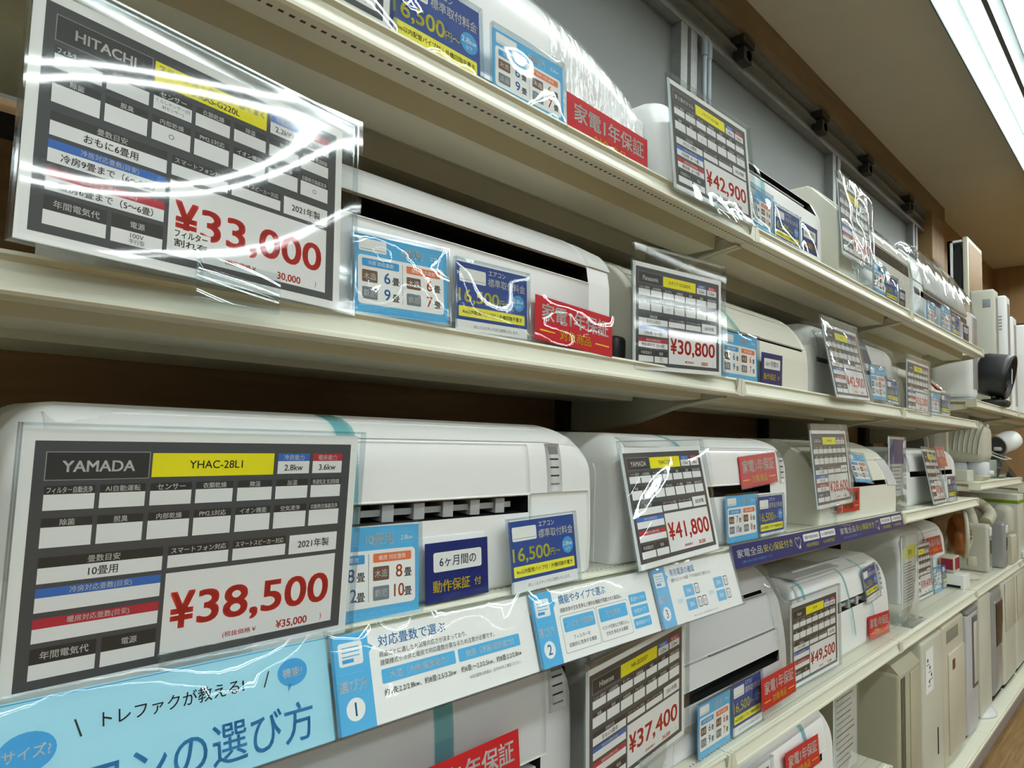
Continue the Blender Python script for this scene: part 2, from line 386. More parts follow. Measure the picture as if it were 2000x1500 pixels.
gondola(J0, J3, (J0, J1, J2, J3 - 0.03), EYE + 0.46, 'long shelf frame with oak back panel and slotted black uprights holding air conditioners')
gondola(J3 + 0.01, 6.3, (J3 + 0.04, 4.99, 6.26), EYE + 0.30, 'far shelf frame with oak back panel holding fans and heaters')
# ------------------------------------------------------------------ shelves
def shelf(x0, x1, key, label, lip=None, D=None, ends=(False, False), caps=(True, True), group=None, brackets=(True, True), bk=None):
    bk = bk or (1.0 if key in 'AB' else .4 if key == 'C' else .15)
    y, z = lip or LV[key]
    D = D or (WALL - 0.028 - y)
    L = x1 - x0
    s = thing('display_shelf', label, 'shelf', (x0, y, z), group)
    g = 0.0012
    b = MB()
    b.prism([(0.004, FACE - 0.002), (0.010, FACE), (D, FACE), (D, 0.026), (0.036, 0.026), (0.036, 0.0), (0.030, 0.0), (0.004, 0.0)][::-1], g, L - g)
    b.prism([(0.072, 0.027), (0.076, -0.008), (0.152, -0.011), (0.158, 0.027)], 0.024, L - 0.024)      # folded stiffening channels under the deck
    b.prism([(0.235, 0.027), (0.240, -0.012), (D - 0.06, -0.012), (D - 0.055, 0.027)], 0.05, L - 0.05)
    b.build('deck', PUNCH, s)
    b = MB()
    b.prism([(0.0045, FACE - 0.001), (0.001, FACE + 0.0012), (-0.003, FACE + 0.0005), (-0.004, FACE - 0.003), (-0.0005, FACE - 0.005), (0.0015, FACE - 0.007), (0.001, FACE - 0.010), (-0.0062, 0.0095), (-0.0085, 0.0065), (-0.009, 0.002), (-0.006, -0.001), (0.0045, -0.001)], g + 0.012, L - g - 0.012)
    b.build('lip_trim', IVORY, s)
    for i, x in enumerate((0.0, L)):
        if not caps[i]: continue
        sg = 1 if i == 0 else -1
        b = MB(); xa, xb = x + sg * g, x + sg * 0.0115
        b.box(min(xa, xb), max(xa, xb), -0.0085, 0.004, -0.001, FACE + 0.0005)
        b.add([(x + sg * 0.0115, -0.0088, FACE), (x + sg * 0.0115, -0.0088, 0), (x + sg * 0.026, -0.0092, 0.001), (x + sg * 0.014, -0.009, FACE - 0.004)], [(0, 1, 2, 3)], 0)
        b.build('lip_cap', IVORY, s)
    for i, x in enumerate((0.0085, L - 0.0085)):
        if not brackets[i]: continue
        b = MB()
        b.prism([(0.03, 0.012), (0.03, -0.006), (0.15, -0.026 * bk), (0.26, -0.062 * bk), (0.34, -0.078 * bk), (D, -0.085 * bk), (D, 0.02), (0.2, 0.02)], x - 0.0016, x + 0.0016)
        b.prism([(0.03, -0.006), (0.15, -0.026 * bk), (0.26, -0.062 * bk), (0.34, -0.078 * bk), (D, -0.085 * bk), (D, -0.083 * bk), (0.34, -0.075 * bk), (0.26, -0.058 * bk), (0.15, -0.022 * bk), (0.03, -0.003)], x - 0.006, x + 0.006)
        b.build('bracket', IVORY, s)
    return s
GS = 'ivory steel shelves of the air conditioner display'
nm = {'A': 'top', 'B': 'second', 'C': 'third', 'D': 'fourth'}
pl = {0: 'left bay, nearest the viewer', 1: 'middle bay', 2: 'far bay, beside the fans'}
for k in 'ABCD':
    for i, (a, b_) in enumerate(((J0, J1), (J1, J2), (J2, J3))):
        shelf(a, b_, k, 'ivory steel %s shelf from the top in the %s' % (nm[k], pl[i]) if k != 'A' else 'ivory steel topmost shelf in the %s' % pl[i], group=GS)
shelf(J0, J1, 'E', 'ivory steel lowest shelf under the bottom left air conditioner', (0.70, EYE - 1.066), group=GS)
shelf(J1, 2.49, 'E', 'short ivory steel shelf low down beside the beige dehumidifier', (0.70, EYE - 1.066), group=GS)
GF = 'ivory steel shelves of the far fan display'
for k, (y, z, t) in {'B': (0.684, EYE + 0.205, 'black fan'), 'C': (0.679, EYE - 0.188, 'white humidifier'), 'D': (0.698, EYE - 0.689, 'futon dryers')}.items():
    shelf(J3 + 0.016, 4.99, k, 'ivory steel shelf of the far display carrying the %s' % t, (y, z), group=GF)
    if k != 'C': shelf(4.99, 6.26, k, 'ivory steel shelf beyond the %s at the far end' % t, (y, z), group=GF)
shelf(5.30, 6.26, 'C', 'ivory steel shelf hanging lower beyond the clear bin at the far end', (0.70, EYE - 0.26), group=GF)
# base deck with kick plate
def base_deck(x0, x1, label):
    y, z = 0.655, EYE - 1.28; D = WALL - 0.028 - y
    s = thing('base_shelf', label, 'shelf', (x0, y, 0)); L = x1 - x0
    b = MB(); b.prism([(0.0, z - 0.003), (0.004, z), (D, z), (D, z - 0.03), (0.0, z - 0.03)][::-1], 0.001, L - 0.001); b.prism([(-0.004, z - 0.012), (-0.004, z - 0.022), (0.0, z - 0.022), (0.0, z - 0.012)], 0.001, L - 0.001); b.build('deck', IVORY, s)
    b = MB(); b.box(0.001, L - 0.001, 0.02, 0.03, 0.0, z - 0.03); b.build('kick_plate', mat('kick_plate_grey', (150, 140, 138), 0.5, noise=0.1), s)
base_deck(J0, J2, 'ivory base shelf below the bottom row of air conditioners')
base_deck(J2, J3, 'ivory base shelf under the near air purifiers')
base_deck(J3, 6.26, 'ivory base shelf under the far air purifiers')
# ------------------------------------------------------------------ air conditioners
WHITE = mat('white_plastic', (238, 239, 238), 0.32, noise=0.015, nscale=5)
PANEL = mat('white_panel_gloss', (241, 242, 242), 0.2, noise=0.012, nscale=4)
CREAM = mat('cream_plastic', (232, 230, 216), 0.35, noise=0.02, nscale=5)
CREAMP = mat('cream_panel', (234, 232, 220), 0.26, noise=0.02, nscale=5)
LGREY = mat('light_grey_plastic', (206, 208, 208), 0.35)
VANE = mat('vane_grey', (176, 178, 178), 0.45)
SEAM = mat('seam_grey', (120, 122, 122), 0.6)
TEAL = film('teal_tape', rough=0.12, tint=(0.46, 0.78, 0.82), base=0.05, bump=0.25, bscale=25)
WRAP = film('crumpled_wrap', rough=0.06, bump=1.0, bscale=1.0, detail=4, base=0.03, stretch=(75, 12, 9), glare_haze=.10, dist=.006)
WRAP2 = film('loose_wrap', rough=0.03, bump=0.5, bscale=9, detail=2, base=0.015, glare_haze=.05)
def interp(prof, z):
    if z <= prof[0][0]: return prof[0][1]
    for (a, ya), (b, yb) in zip(prof, prof[1:]):
        if z <= b:
            t = (z - a) / (b - a) if b > a else 1; return ya + (yb - ya) * t
    return prof[-1][1]
def smooth(prof, n=3):
    """round the front outline by corner cutting"""
    p = list(prof)
    for _ in range(n):
        q = [p[0]]
        for a, b in zip(p, p[1:]):
            q.append((a[0] * .75 + b[0] * .25, a[1] * .75 + b[1] * .25)); q.append((a[0] * .25 + b[0] * .75, a[1] * .25 + b[1] * .75))
        q.append(p[-1]); p = q
    return p
class AC:
    def __init__(s, label, x0, W, yf, zb, H, D, prof, rl=(0.05, 0.05), rr=(0.05, 0.05), edge=0.012, slots=(), body=WHITE, group='air conditioner indoor units', nsm=2, dark=DARK):
        s.W, s.H, s.D, s.rl, s.rr, s.edge = W, H, D, rl, rr, edge
        s.prof = smooth(prof, nsm)
        s.root = thing('air_conditioner', label, 'air conditioner', (x0, yf, zb + .0006), group)
        zs = sorted(set([p[0] for p in s.prof] + [i * H / 30 for i in range(31)]))
        for q in slots: zs = [z for z in zs if not (q[0] - 0.001 < z < q[1] + 0.001)]
        xs = set([0, W])
        for i in range(1, 9): xs.add(edge * (1 - cos(i * pi / 16))); xs.add(W - edge * (1 - cos(i * pi / 16)))
        for i in range(1, 11): xs.add(rl[0] * (1 - cos(i * pi / 20))); xs.add(W - rr[0] * (1 - cos(i * pi / 20)))
        for q in slots: xs |= {q[3] - 0.0004, q[3], q[4], q[4] + 0.0004}
        xs = sorted(xs)
        xs = [x for i, x in enumerate(xs) if i == 0 or x - xs[i - 1] > 1e-5]
        rings = []
        for x in xs:
            ring = []; dk = []
            evs = [(z, None) for z in zs]
            for q in slots: evs += [(q[0], q), (q[0] + 1e-4, q), (q[1] - 1e-4, q), (q[1], q)]
            evs.sort(key=lambda t: t[0])
            for z, q in evs:
                y = s.yz(x, z)
                isd = False
                if q and q[0] < z < q[1]:
                    if q[3] <= x <= q[4]: y += q[2]
                ring.append((x, y, s.zt(x, z)))
            ring.append((x, D, s.zt(x, H))); ring.append((x, D, 0))
            rings.append(ring)
        n = len(rings[0]); v = [p for r in rings for p in r]; f = []; mi = []
        evz = sorted([z for z in zs] + [z for q in slots for z in (q[0], q[0] + 1e-4, q[1] - 1e-4, q[1])])
        for i in range(len(xs) - 1):
            xm = (xs[i] + xs[i + 1]) / 2
            for k in range(n):
                f.append((i * n + k, i * n + (k + 1) % n, (i + 1) * n + (k + 1) % n, (i + 1) * n + k))
                d = 0
                if k + 1 < len(evz):
                    zm = (evz[k] + evz[k + 1]) / 2
                    for q in slots:
                        if q[0] <= zm <= q[1] and q[3] - 0.0006 <= xm <= q[4] + 0.0006: d = 1
                mi.append(d)
        f.append(tuple(range(n - 1, -1, -1))); mi.append(0)
        f.append(tuple((len(xs) - 1) * n + k for k in range(n))); mi.append(0)
        b = MB(); b.v = v; b.f = f; b.m = mi; b.sm = [True] * (len(f) - 2) + [False, False]
        s.body = b.build('body', [body, dark], s.root)
        es = s.body.modifiers.new('edges', 'EDGE_SPLIT'); es.split_angle = radians(38)
    def ztop(s, x):
        t = s.H
        for (rx, rz), d in ((s.rl, x), (s.rr, s.W - x)):
            if d < rx: t = min(t, s.H - rz * (1 - sqrt(max(0, 1 - ((rx - d) / rx) ** 2))))
        return t
    def zt(s, x, z):
        rz = max(s.rl[1], s.rr[1]); Hr = s.H - rz
        return z if z <= Hr else Hr + (z - Hr) * (s.ztop(x) - Hr) / rz
    def yz(s, x, z):
        y = interp(s.prof, z); e = s.edge
        d = min(x, s.W - x)
        if d < e: y = y + e - sqrt(max(0, e * e - (e - d) ** 2))
        return y
    def strip(s, name, x0, x1, z0, z1, off, m, th=0.002, nx=2, nz=18, parent=None, jit=0.0, closed=True, xtilt=0.0):
        """a sheet that follows the front of the unit"""
        rnd = random.Random(hash((name, round(x0, 3))) % 1000 if False else int(x0 * 1000) + int(z1 * 1000))
        xs = sorted(set([x0 + (x1 - x0) * i / nx for i in range(nx + 1)])); zs = [z0 + (z1 - z0) * j / nz for j in range(nz + 1)]
        v = []
        for z in zs:
            for x in xs:
                xx = x + xtilt * (z - z0)
                v.append((xx, s.yz(min(max(xx, s.edge), s.W - s.edge), z) - off - (rnd.random() * jit), s.zt(xx, z)))
        nX = len(xs)
        f = [(j * nX + i, j * nX + i + 1, (j + 1) * nX + i + 1, (j + 1) * nX + i) for j in range(nz) for i in range(nX - 1)]
        b = MB(); b.add(v, f, 0, True)
        if closed:
            n = len(v); b.add([(x, y + th, z) for x, y, z in v], [q[::-1] for q in f], 0, True)
            per = [(i, i + 1) for i in range(nX - 1)] + [((nz) * nX + i + 1, nz * nX + i) for i in range(nX - 1)] + [(j * nX, (j + 1) * nX)[::-1] for j in range(nz)] + [(j * nX + nX - 1, (j + 1) * nX + nX - 1) for j in range(nz)]
            for a, c in per: b.f.append((a, c, c + n, a + n)); b.m.append(0); b.sm.append(False)
        o = b.build(name, m, parent or s.root)
        return o
    def panel(s, x0, x1, z0, z1, off=0.004, m=PANEL, name='front_panel'):
        rx = [x0 + (x1 - x0) * i / 40 for i in range(41)]
        return s.strip(name, x0, x1, z0, z1, off, m, th=off - 0.0008, nx=40, nz=24)
    def tape(s, x, wd=0.016, z0=0.06, over=0.05, tilt=0.0):
        o = s.strip('tape', x, x + wd, z0, s.H, 0.0066, TEAL, nx=2, nz=30, jit=0.0006, closed=False, xtilt=tilt)
        return o
    def box(s, name, x0, x1, y0, y1, z0, z1, m, r=0.003, parent=None):
        b = MB(); b.rbox(x0, x1, y0, y1, z0, z1, r); return b.build(name, m, parent or s.root)
    def indicator(s, x, z0, z1, wd=0.028, m=LGREY, off=0.0012, rows=4):
        b = MB(); p = s.strip('indicator_panel', x, x + wd, z0, z1, off, m, nz=6)
        h = z1 - z0; mt = mat('print_black', INK['black'], .55); q = MB()
        y = lambda z: s.yz(x, z) - off - 0.0004
        for i in range(rows):
            z = z0 + h * (0.14 + 0.52 * i / max(rows - 1, 1))
            q.add([(x + wd * .2, y(z), z), (x + wd * .8, y(z), z), (x + wd * .8, y(z + h * .03), z + h * .035), (x + wd * .2, y(z + h * .03), z + h * .035)], [(0, 1, 2, 3)], 1 if i else 0)
        z = z0 + h * 0.78
        q.add([(x + wd * .18, y(z), z), (x + wd * .82, y(z), z), (x + wd * .82, y(z + h * .16), z + h * .16), (x + wd * .18, y(z + h * .16), z + h * .16)], [(0, 1, 2, 3)], 0)
        q.build('display', [SEAM, mt], p)
    def vanes(s, x0, x1, z0, z1, y, n=8):
        b = MB(); zm = (z0 + z1) / 2
        b.box(x0, x1, y, y + 0.004, zm - 0.004, zm + 0.004, 0)
        for i in range(n):
            x = x0 + (x1 - x0) * (i + 0.5) / n
            b.prism_z([(x - 0.012, y - 0.006), (x + 0.004, y - 0.008), (x + 0.007, y + 0.03), (x - 0.007, y + 0.03)], z0 + 0.001, z1 - 0.001, 0)
        return b.build('vane', VANE, s.root)
    def wrap(s, x0, x1, z0, z1, off, m, nx=30, nz=24, amp=0.004, seed=1):
        rnd = random.Random(seed); b = MB(); v = []
        for j in range(nz + 1):
            for i in range(nx + 1):
                x = x0 + (x1 - x0) * i / nx; z = z0 + (z1 - z0) * j / nz
                yy = s.yz(min(max(x, s.edge), s.W - s.edge), z) - off - rnd.random() * amp
                v.append((x, yy, s.zt(min(max(x, 0), s.W), z) + (off * 0.8 if z > s.H - 0.03 else 0)))
        f = [(j * (nx + 1) + i, j * (nx + 1) + i + 1, (j + 1) * (nx + 1) + i + 1, (j + 1) * (nx + 1) + i) for j in range(nz) for i in range(nx)]
        b.add(v, f, 0, True); return b.build('plastic_wrap', m, s.root)
T1 = [(0, .006), (.006, .0), (.10, .0), (.20, .006), (.225, .016), (.238, .036), (.245, .07)]
def t1(H, top=0.07, lean=0.006): return [(0, .006), (.006, 0), (.42 * H, 0), (.80 * H, lean), (.92 * H, lean + .012), (.97 * H, lean + .032), (H, top)]

# --- top shelf
a = AC('large white unit with a broad rounded end and crumpled wrap, first on the top shelf', 0.255, 0.795, 0.70, TOP['A'], 0.292, 0.26, [(0, .004), (.006, 0), (.13, 0), (.2, .012), (.25, .04), (.28, .09), (.292, .16)], rl=(.2, .14), rr=(.34, .2), edge=0.03, slots=[(.030, .036, .012, .05, .70)], nsm=3)
a.panel(.03, .765, .042, .27, .003)
a.wrap(.50, .735, .07, .285, .006, WRAP, 26, 18, .0025, 3)
a.box('side_cover', .775, .803, .10, .25, .002, .10, WHITE, .01)
a = AC('white unit with an open black top grille and blue tape, second on the top shelf', 1.095, 0.83, 0.692, TOP['A'], 0.212, 0.24, [(0, .004), (.005, 0), (.155, 0), (.168, .010), (.200, .022), (.206, .028), (.212, .05)], rl=(.02, .02), rr=(.05, .012), edge=0.04, slots=[(.160, .2, .03, .05, .775)], nsm=1)
b = MB(); b.tube([(.06, .028, .185), (.74, .028, .185)], .004, 6); b.tube([(.06, .03, .176), (.74, .03, .176)], .003, 6); b.build('louver', VANE, a.root)
a.box('side_cap', -.028, .0, .05, .22, .001, .165, WHITE, .008); a.tape(.405, .022, .10)
a = AC('cream unit with a flat slanted side and wide black outlet, third on the top shelf', 2.03, 0.745, 0.692, TOP['A'], 0.318, 0.245, [(0, .002), (.003, 0), (.155, 0), (.225, .006), (.240, .014), (.308, .075), (.318, .09)], rl=(.004, .004), rr=(.05, .03), edge=0.006, slots=[(.156, .196, .05, .15, .725)], body=CREAM, nsm=0)
a.panel(.02, .725, .20, .305, .003, CREAMP); a.wrap(.30, .745, .01, .318, .006, WRAP2, 20, 20, .002, 9)
b = MB(); b.tube([(.735 + .02 * sin(k * .5), -.012 - .004 * sin(k), .02 + k * .028) for k in range(10)], [.012, .016, .014, .018, .016, .014, .017, .013, .016, .012], 8); b.build('bunched_wrap', film('bunched_wrap', rough=.06, bump=.9, bscale=40, detail=3, base=.05, tint=(.9, .92, .92)), a.root)
a = AC('white unit wrapped in clear plastic with a lifted grey flap, last on the top shelf', 2.815, 0.925, 0.694, TOP['A'], 0.338, 0.25, [(0, .004), (.006, 0), (.12, 0), (.17, .006), (.24, .02), (.30, .05), (.33, .1), (.338, .14)], rl=(.05, .05), rr=(.06, .08), edge=0.02, slots=[(.115, .14, .04, .02, .91), (.300, .306, .02, .01, .915)])
a.panel(.01, .60, .17, .296, .003); a.panel(.606, .915, .17, .296, .003)
b = MB(); b.rbox(.15, .88, -.030, -.020, .142, .25, .006, M=Matrix.Translation((0, .02, .14)) @ Matrix.Rotation(radians(-14), 4, 'X') @ Matrix.Translation((0, 0, -.14))); b.build('flap', LGREY, a.root)
a.box('outlet_divider', .55, .565, .0, .02, .114, .141, LGREY, .001); a.wrap(.0, .925, .02, .336, .030, WRAP2, 24, 16, .004, 5)
# --- second shelf
a = AC('white unit with a deep black outlet and sloping top, first on the second shelf', 0.14, 0.79, 0.692, TOP['B'], 0.236, 0.235, [(0, .004), (.005, 0), (.122, .0), (.146, .004), (.172, .018), (.196, .05), (.215, .09), (.230, .13), (.236, .17)], rl=(.05, .04), rr=(.035, .05), edge=0.012, slots=[(.121, .146, .05, .03, .722)], nsm=1)
a.panel(.02, .722, .1475, .232, .006); a.strip('end_cover', .7235, .786, .150, .226, .0035, WHITE, th=.0027, nx=10)
a.strip('lower_cover', .02, .722, .012, .119, .002, PANEL, th=.0016, nx=6)
a = AC('ivory unit with a thin dark outlet line and blue tape, second on the second shelf', 1.01, 0.80, 0.694, TOP['B'], 0.226, 0.235, [(0, .004), (.005, 0), (.10, .002), (.125, .012), (.16, .032), (.19, .06), (.212, .10), (.226, .15)], rl=(.03, .03), rr=(.02, .02), edge=0.008, slots=[(.105, .110, .02, .03, .765)], body=CREAM, nsm=1)
a.panel(.02, .78, .112, .176, .0025, CREAMP); a.panel(.02, .78, .178, .222, .0025, CREAMP); a.tape(.395, .02, .10, tilt=-.75)
a = AC('rounded white unit in a plastic bag behind two price cards, third on the second shelf', 1.90, 0.80, 0.725, TOP['B'], 0.222, 0.23, t1(.222), rl=(.10, .09), rr=(.06, .05), edge=0.03, slots=[(.10, .114, .03, .05, .70)])
a.panel(.05, .72, .118, .20, .003); a.wrap(.0, .787, .005, .22, .012, WRAP2, 24, 16, .004, 15)
a = AC('white unit with a red tag on its slanted top, last on the second shelf', 2.715, 0.68, 0.70, TOP['B'], 0.20, 0.23, [(0, .004), (.005, 0), (.09, 0), (.13, .03), (.18, .085), (.2, .14)], rl=(.03, .03), rr=(.02, .02), edge=0.01, slots=[(.09, .097, .02, .04, .66)], body=CREAM, nsm=1)
# --- third shelf
c1 = AC('white unit with open louvers and blue tape behind the 38,500 yen card', 0.097, 0.806, 0.701, TOP['C'], 0.240, 0.235, t1(.24, .075), rl=(.045, .06), rr=(.075, .075), edge=0.014, slots=[(.106, .131, .045, .07, .645)])
c1.panel(.025, .645, .133, .208, .005); c1.vanes(.08, .62, .107, .130, .014, 11); c1.tape(.318, .026, .10, tilt=0.0); c1.indicator(.690, .135, .21, .034)
c1.strip('side_cover', .648, .79, .0, .134, .0015, WHITE, th=.0012, nx=16); c1.strip('top_frame', .03, .765, .212, .2325, .002, WHITE, th=.0016, nx=10, nz=8)
c1.box('rating_label', .36, .555, -.0008, .001, .018, .085, mat('label_paper', (238, 238, 236), .5), .0002)
c2 = AC('white unit with a 398 sticker on its side behind the 41,800 yen card', 0.968, 0.728, 0.700, TOP['C'], 0.232, 0.232, t1(.232, .07), rl=(.05, .05), rr=(.06, .07), edge=0.02, slots=[(.104, .126, .045, .05, .62)])
c2.panel(.02, .622, .128, .205, .004); c2.tape(.262, .016, .055, tilt=-.35); c2.indicator(.675, .125, .205, .03); c2.strip('top_frame', .04, .69, .208, .225, .002, WHITE, th=.0016, nx=10, nz=8)
b = MB(); b.prism([(.05, .0), (.05, .16), (.055, .175), (.20, .175), (.205, .16), (.205, .0)], -.0022, .004); b.build('side_panel', WHITE, c2.root)
c3 = AC('cream unit with a dark gap under its slanted panel, behind the 28,600 yen card', 1.905, 0.69, 0.700, TOP['C'], 0.236, 0.235, [(0, .004), (.005, 0), (.095, 0), (.112, .004), (.15, .022), (.195, .05), (.22, .09), (.236, .14)], rl=(.02, .02), rr=(.02, .03), edge=0.008, slots=[(.098, .113, .05, .06, .58)], body=CREAM, nsm=1)
c3.panel(.02, .585, .114, .176, .004, CREAMP); c3.panel(.02, .67, .18, .232, .002, CREAM, 'top_cover'); c3.panel(.59, .685, .095, .18, .003, LGREY, 'end_cover')
c4 = AC('white unit behind the acrylic stand with a blue header, last on the third shelf', 2.86, 0.79, 0.735, TOP['C'], 0.222, 0.225, t1(.222, .07), rl=(.04, .05), rr=(.06, .06), edge=0.014, slots=[(.11, .13, .04, .05, .72)])
c4.panel(.02, .72, .132, .20, .004); c4.tape(.55, .016, .08)
# --- fourth shelf
COOL = mat('cool_plastic', (212, 214, 215), 0.34, noise=0.015, nscale=5); COOLP = mat('cool_panel', (206, 209, 211), 0.24, noise=.012, nscale=4)
d1 = AC('white unit below the guide boards with blue tape and a red tag, bottom left', 0.072, 0.818, 0.720, TOP['D'], 0.326, 0.235, t1(.326, .085), rl=(.07, .08), rr=(.075, .10), edge=0.016, slots=[(.127, .154, .05, .06, .735)], body=COOL)
d1.panel(.02, .743, .156, .281, .005, COOLP); d1.tape(.52, .033, .12); d1.indicator(.756, .212, .29, .041); d1.box('louver', .08, .732, .006, .03, .132, .138, LGREY, .002)
d2 = AC('white unit with two dark slots behind the 37,400 yen card', 0.95, 0.824, 0.735, TOP['D'], 0.340, 0.24, [(0, .004), (.006, 0), (.105, 0), (.135, .002), (.185, .008), (.28, .03), (.32, .06), (.34, .10)], rl=(.03, .03), rr=(.05, .10), edge=0.014, slots=[(.105, .132, .05, .03, .77), (.271, .279, .02, .03, .735)], body=COOL)
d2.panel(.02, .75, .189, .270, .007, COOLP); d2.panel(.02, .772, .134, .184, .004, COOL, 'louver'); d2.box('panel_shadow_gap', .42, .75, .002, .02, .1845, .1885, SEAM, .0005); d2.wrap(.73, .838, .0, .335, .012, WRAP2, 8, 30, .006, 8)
d2.strip('rating_label', .27, .525, .004, .066, .001, mat('label_paper', (238, 238, 236), .5), nx=2, nz=2)
d2.box('side_grip', -.004, .002, .06, .12, .20, .24, DARK, .001)
d3 = AC('white unit with blue tapes and a dangling blue card behind the 49,500 yen card', 1.905, 0.80, 0.757, TOP['D'], 0.268, 0.235, [(0, .006), (.006, 0), (.11, 0), (.22, .016), (.25, .03), (.268, .07)], rl=(.03, .03), rr=(.06, .09), edge=0.012, slots=[(.135, .165, .05, .05, .62)])
d3.panel(.02, .66, .167, .25, .004); d3.vanes(.06, .60, .136, .164, .012, 7); d3.tape(.42, .012, .05, tilt=-.25); d3.tape(.62, .010, .03, tilt=-.3); d3.tape(.05, .016, .16); d3.indicator(.72, .14, .235, .03)
b = MB(); b.rbox(.02, .36, .02, .20, .268, .274, .002); b.rbox(.10, .50, .06, .075, .268, .278, .002); b.build('top_grille', LGREY, d3.root)
d4 = AC('white unit behind the yellow headed acrylic stand, last on the fourth shelf', 3.157, 0.76, 0.84, TOP['D'], 0.30, 0.235, t1(.30, .09), rl=(.06, .08), rr=(.08, .10), edge=0.016, slots=[(.165, .185, .05, .05, .66)])
d4.panel(.02, .66, .188, .262, .004); d4.tape(.36, .018, .10); d4.wrap(.0, .35, .0, .298, .012, WRAP2, 14, 20, .006, 21)
# --- lowest shelf
e1 = AC('white unit under the short acrylic leaflet stand, on the lowest shelf', 1.205, 0.80, 0.700, EYE - 1.0295, 0.324, 0.235, t1(.324, .085), rl=(.07, .08), rr=(.075, .11), edge=0.016, slots=[(.190, .212, .05, .06, .71)])
e1.panel(.02, .735, .214, .295, .005); e1.tape(.59, .02, .20); e1.indicator(.30, .13, .18, .04)
# stickers with print on the sides of two units
lab = Print(); lab.base(0, 0, 30, 66, 'white', .0003); lab.text('398', 15, 24, 9, 'black', bold=.02); 
for i in range(5): lab.rect(3, 46 + i * 3.6, 27 - (i % 2) * 6, 47.6 + i * 3.6, 'ink')
lab.rect(9, 14, 21, 15.5, 'ink'); lab.rect(12, 8, 19, 9.5, 'ink')
for i in range(12): lab.rect(3 + i * 2, 60, 4 + i * 2, 65, 'black', 2)
o = lab.build('price_sticker', c2.root); o.matrix_basis = Matrix.Translation((-.0027, .135, .10)) @ Matrix.Rotation(-pi / 2, 4, 'Z')
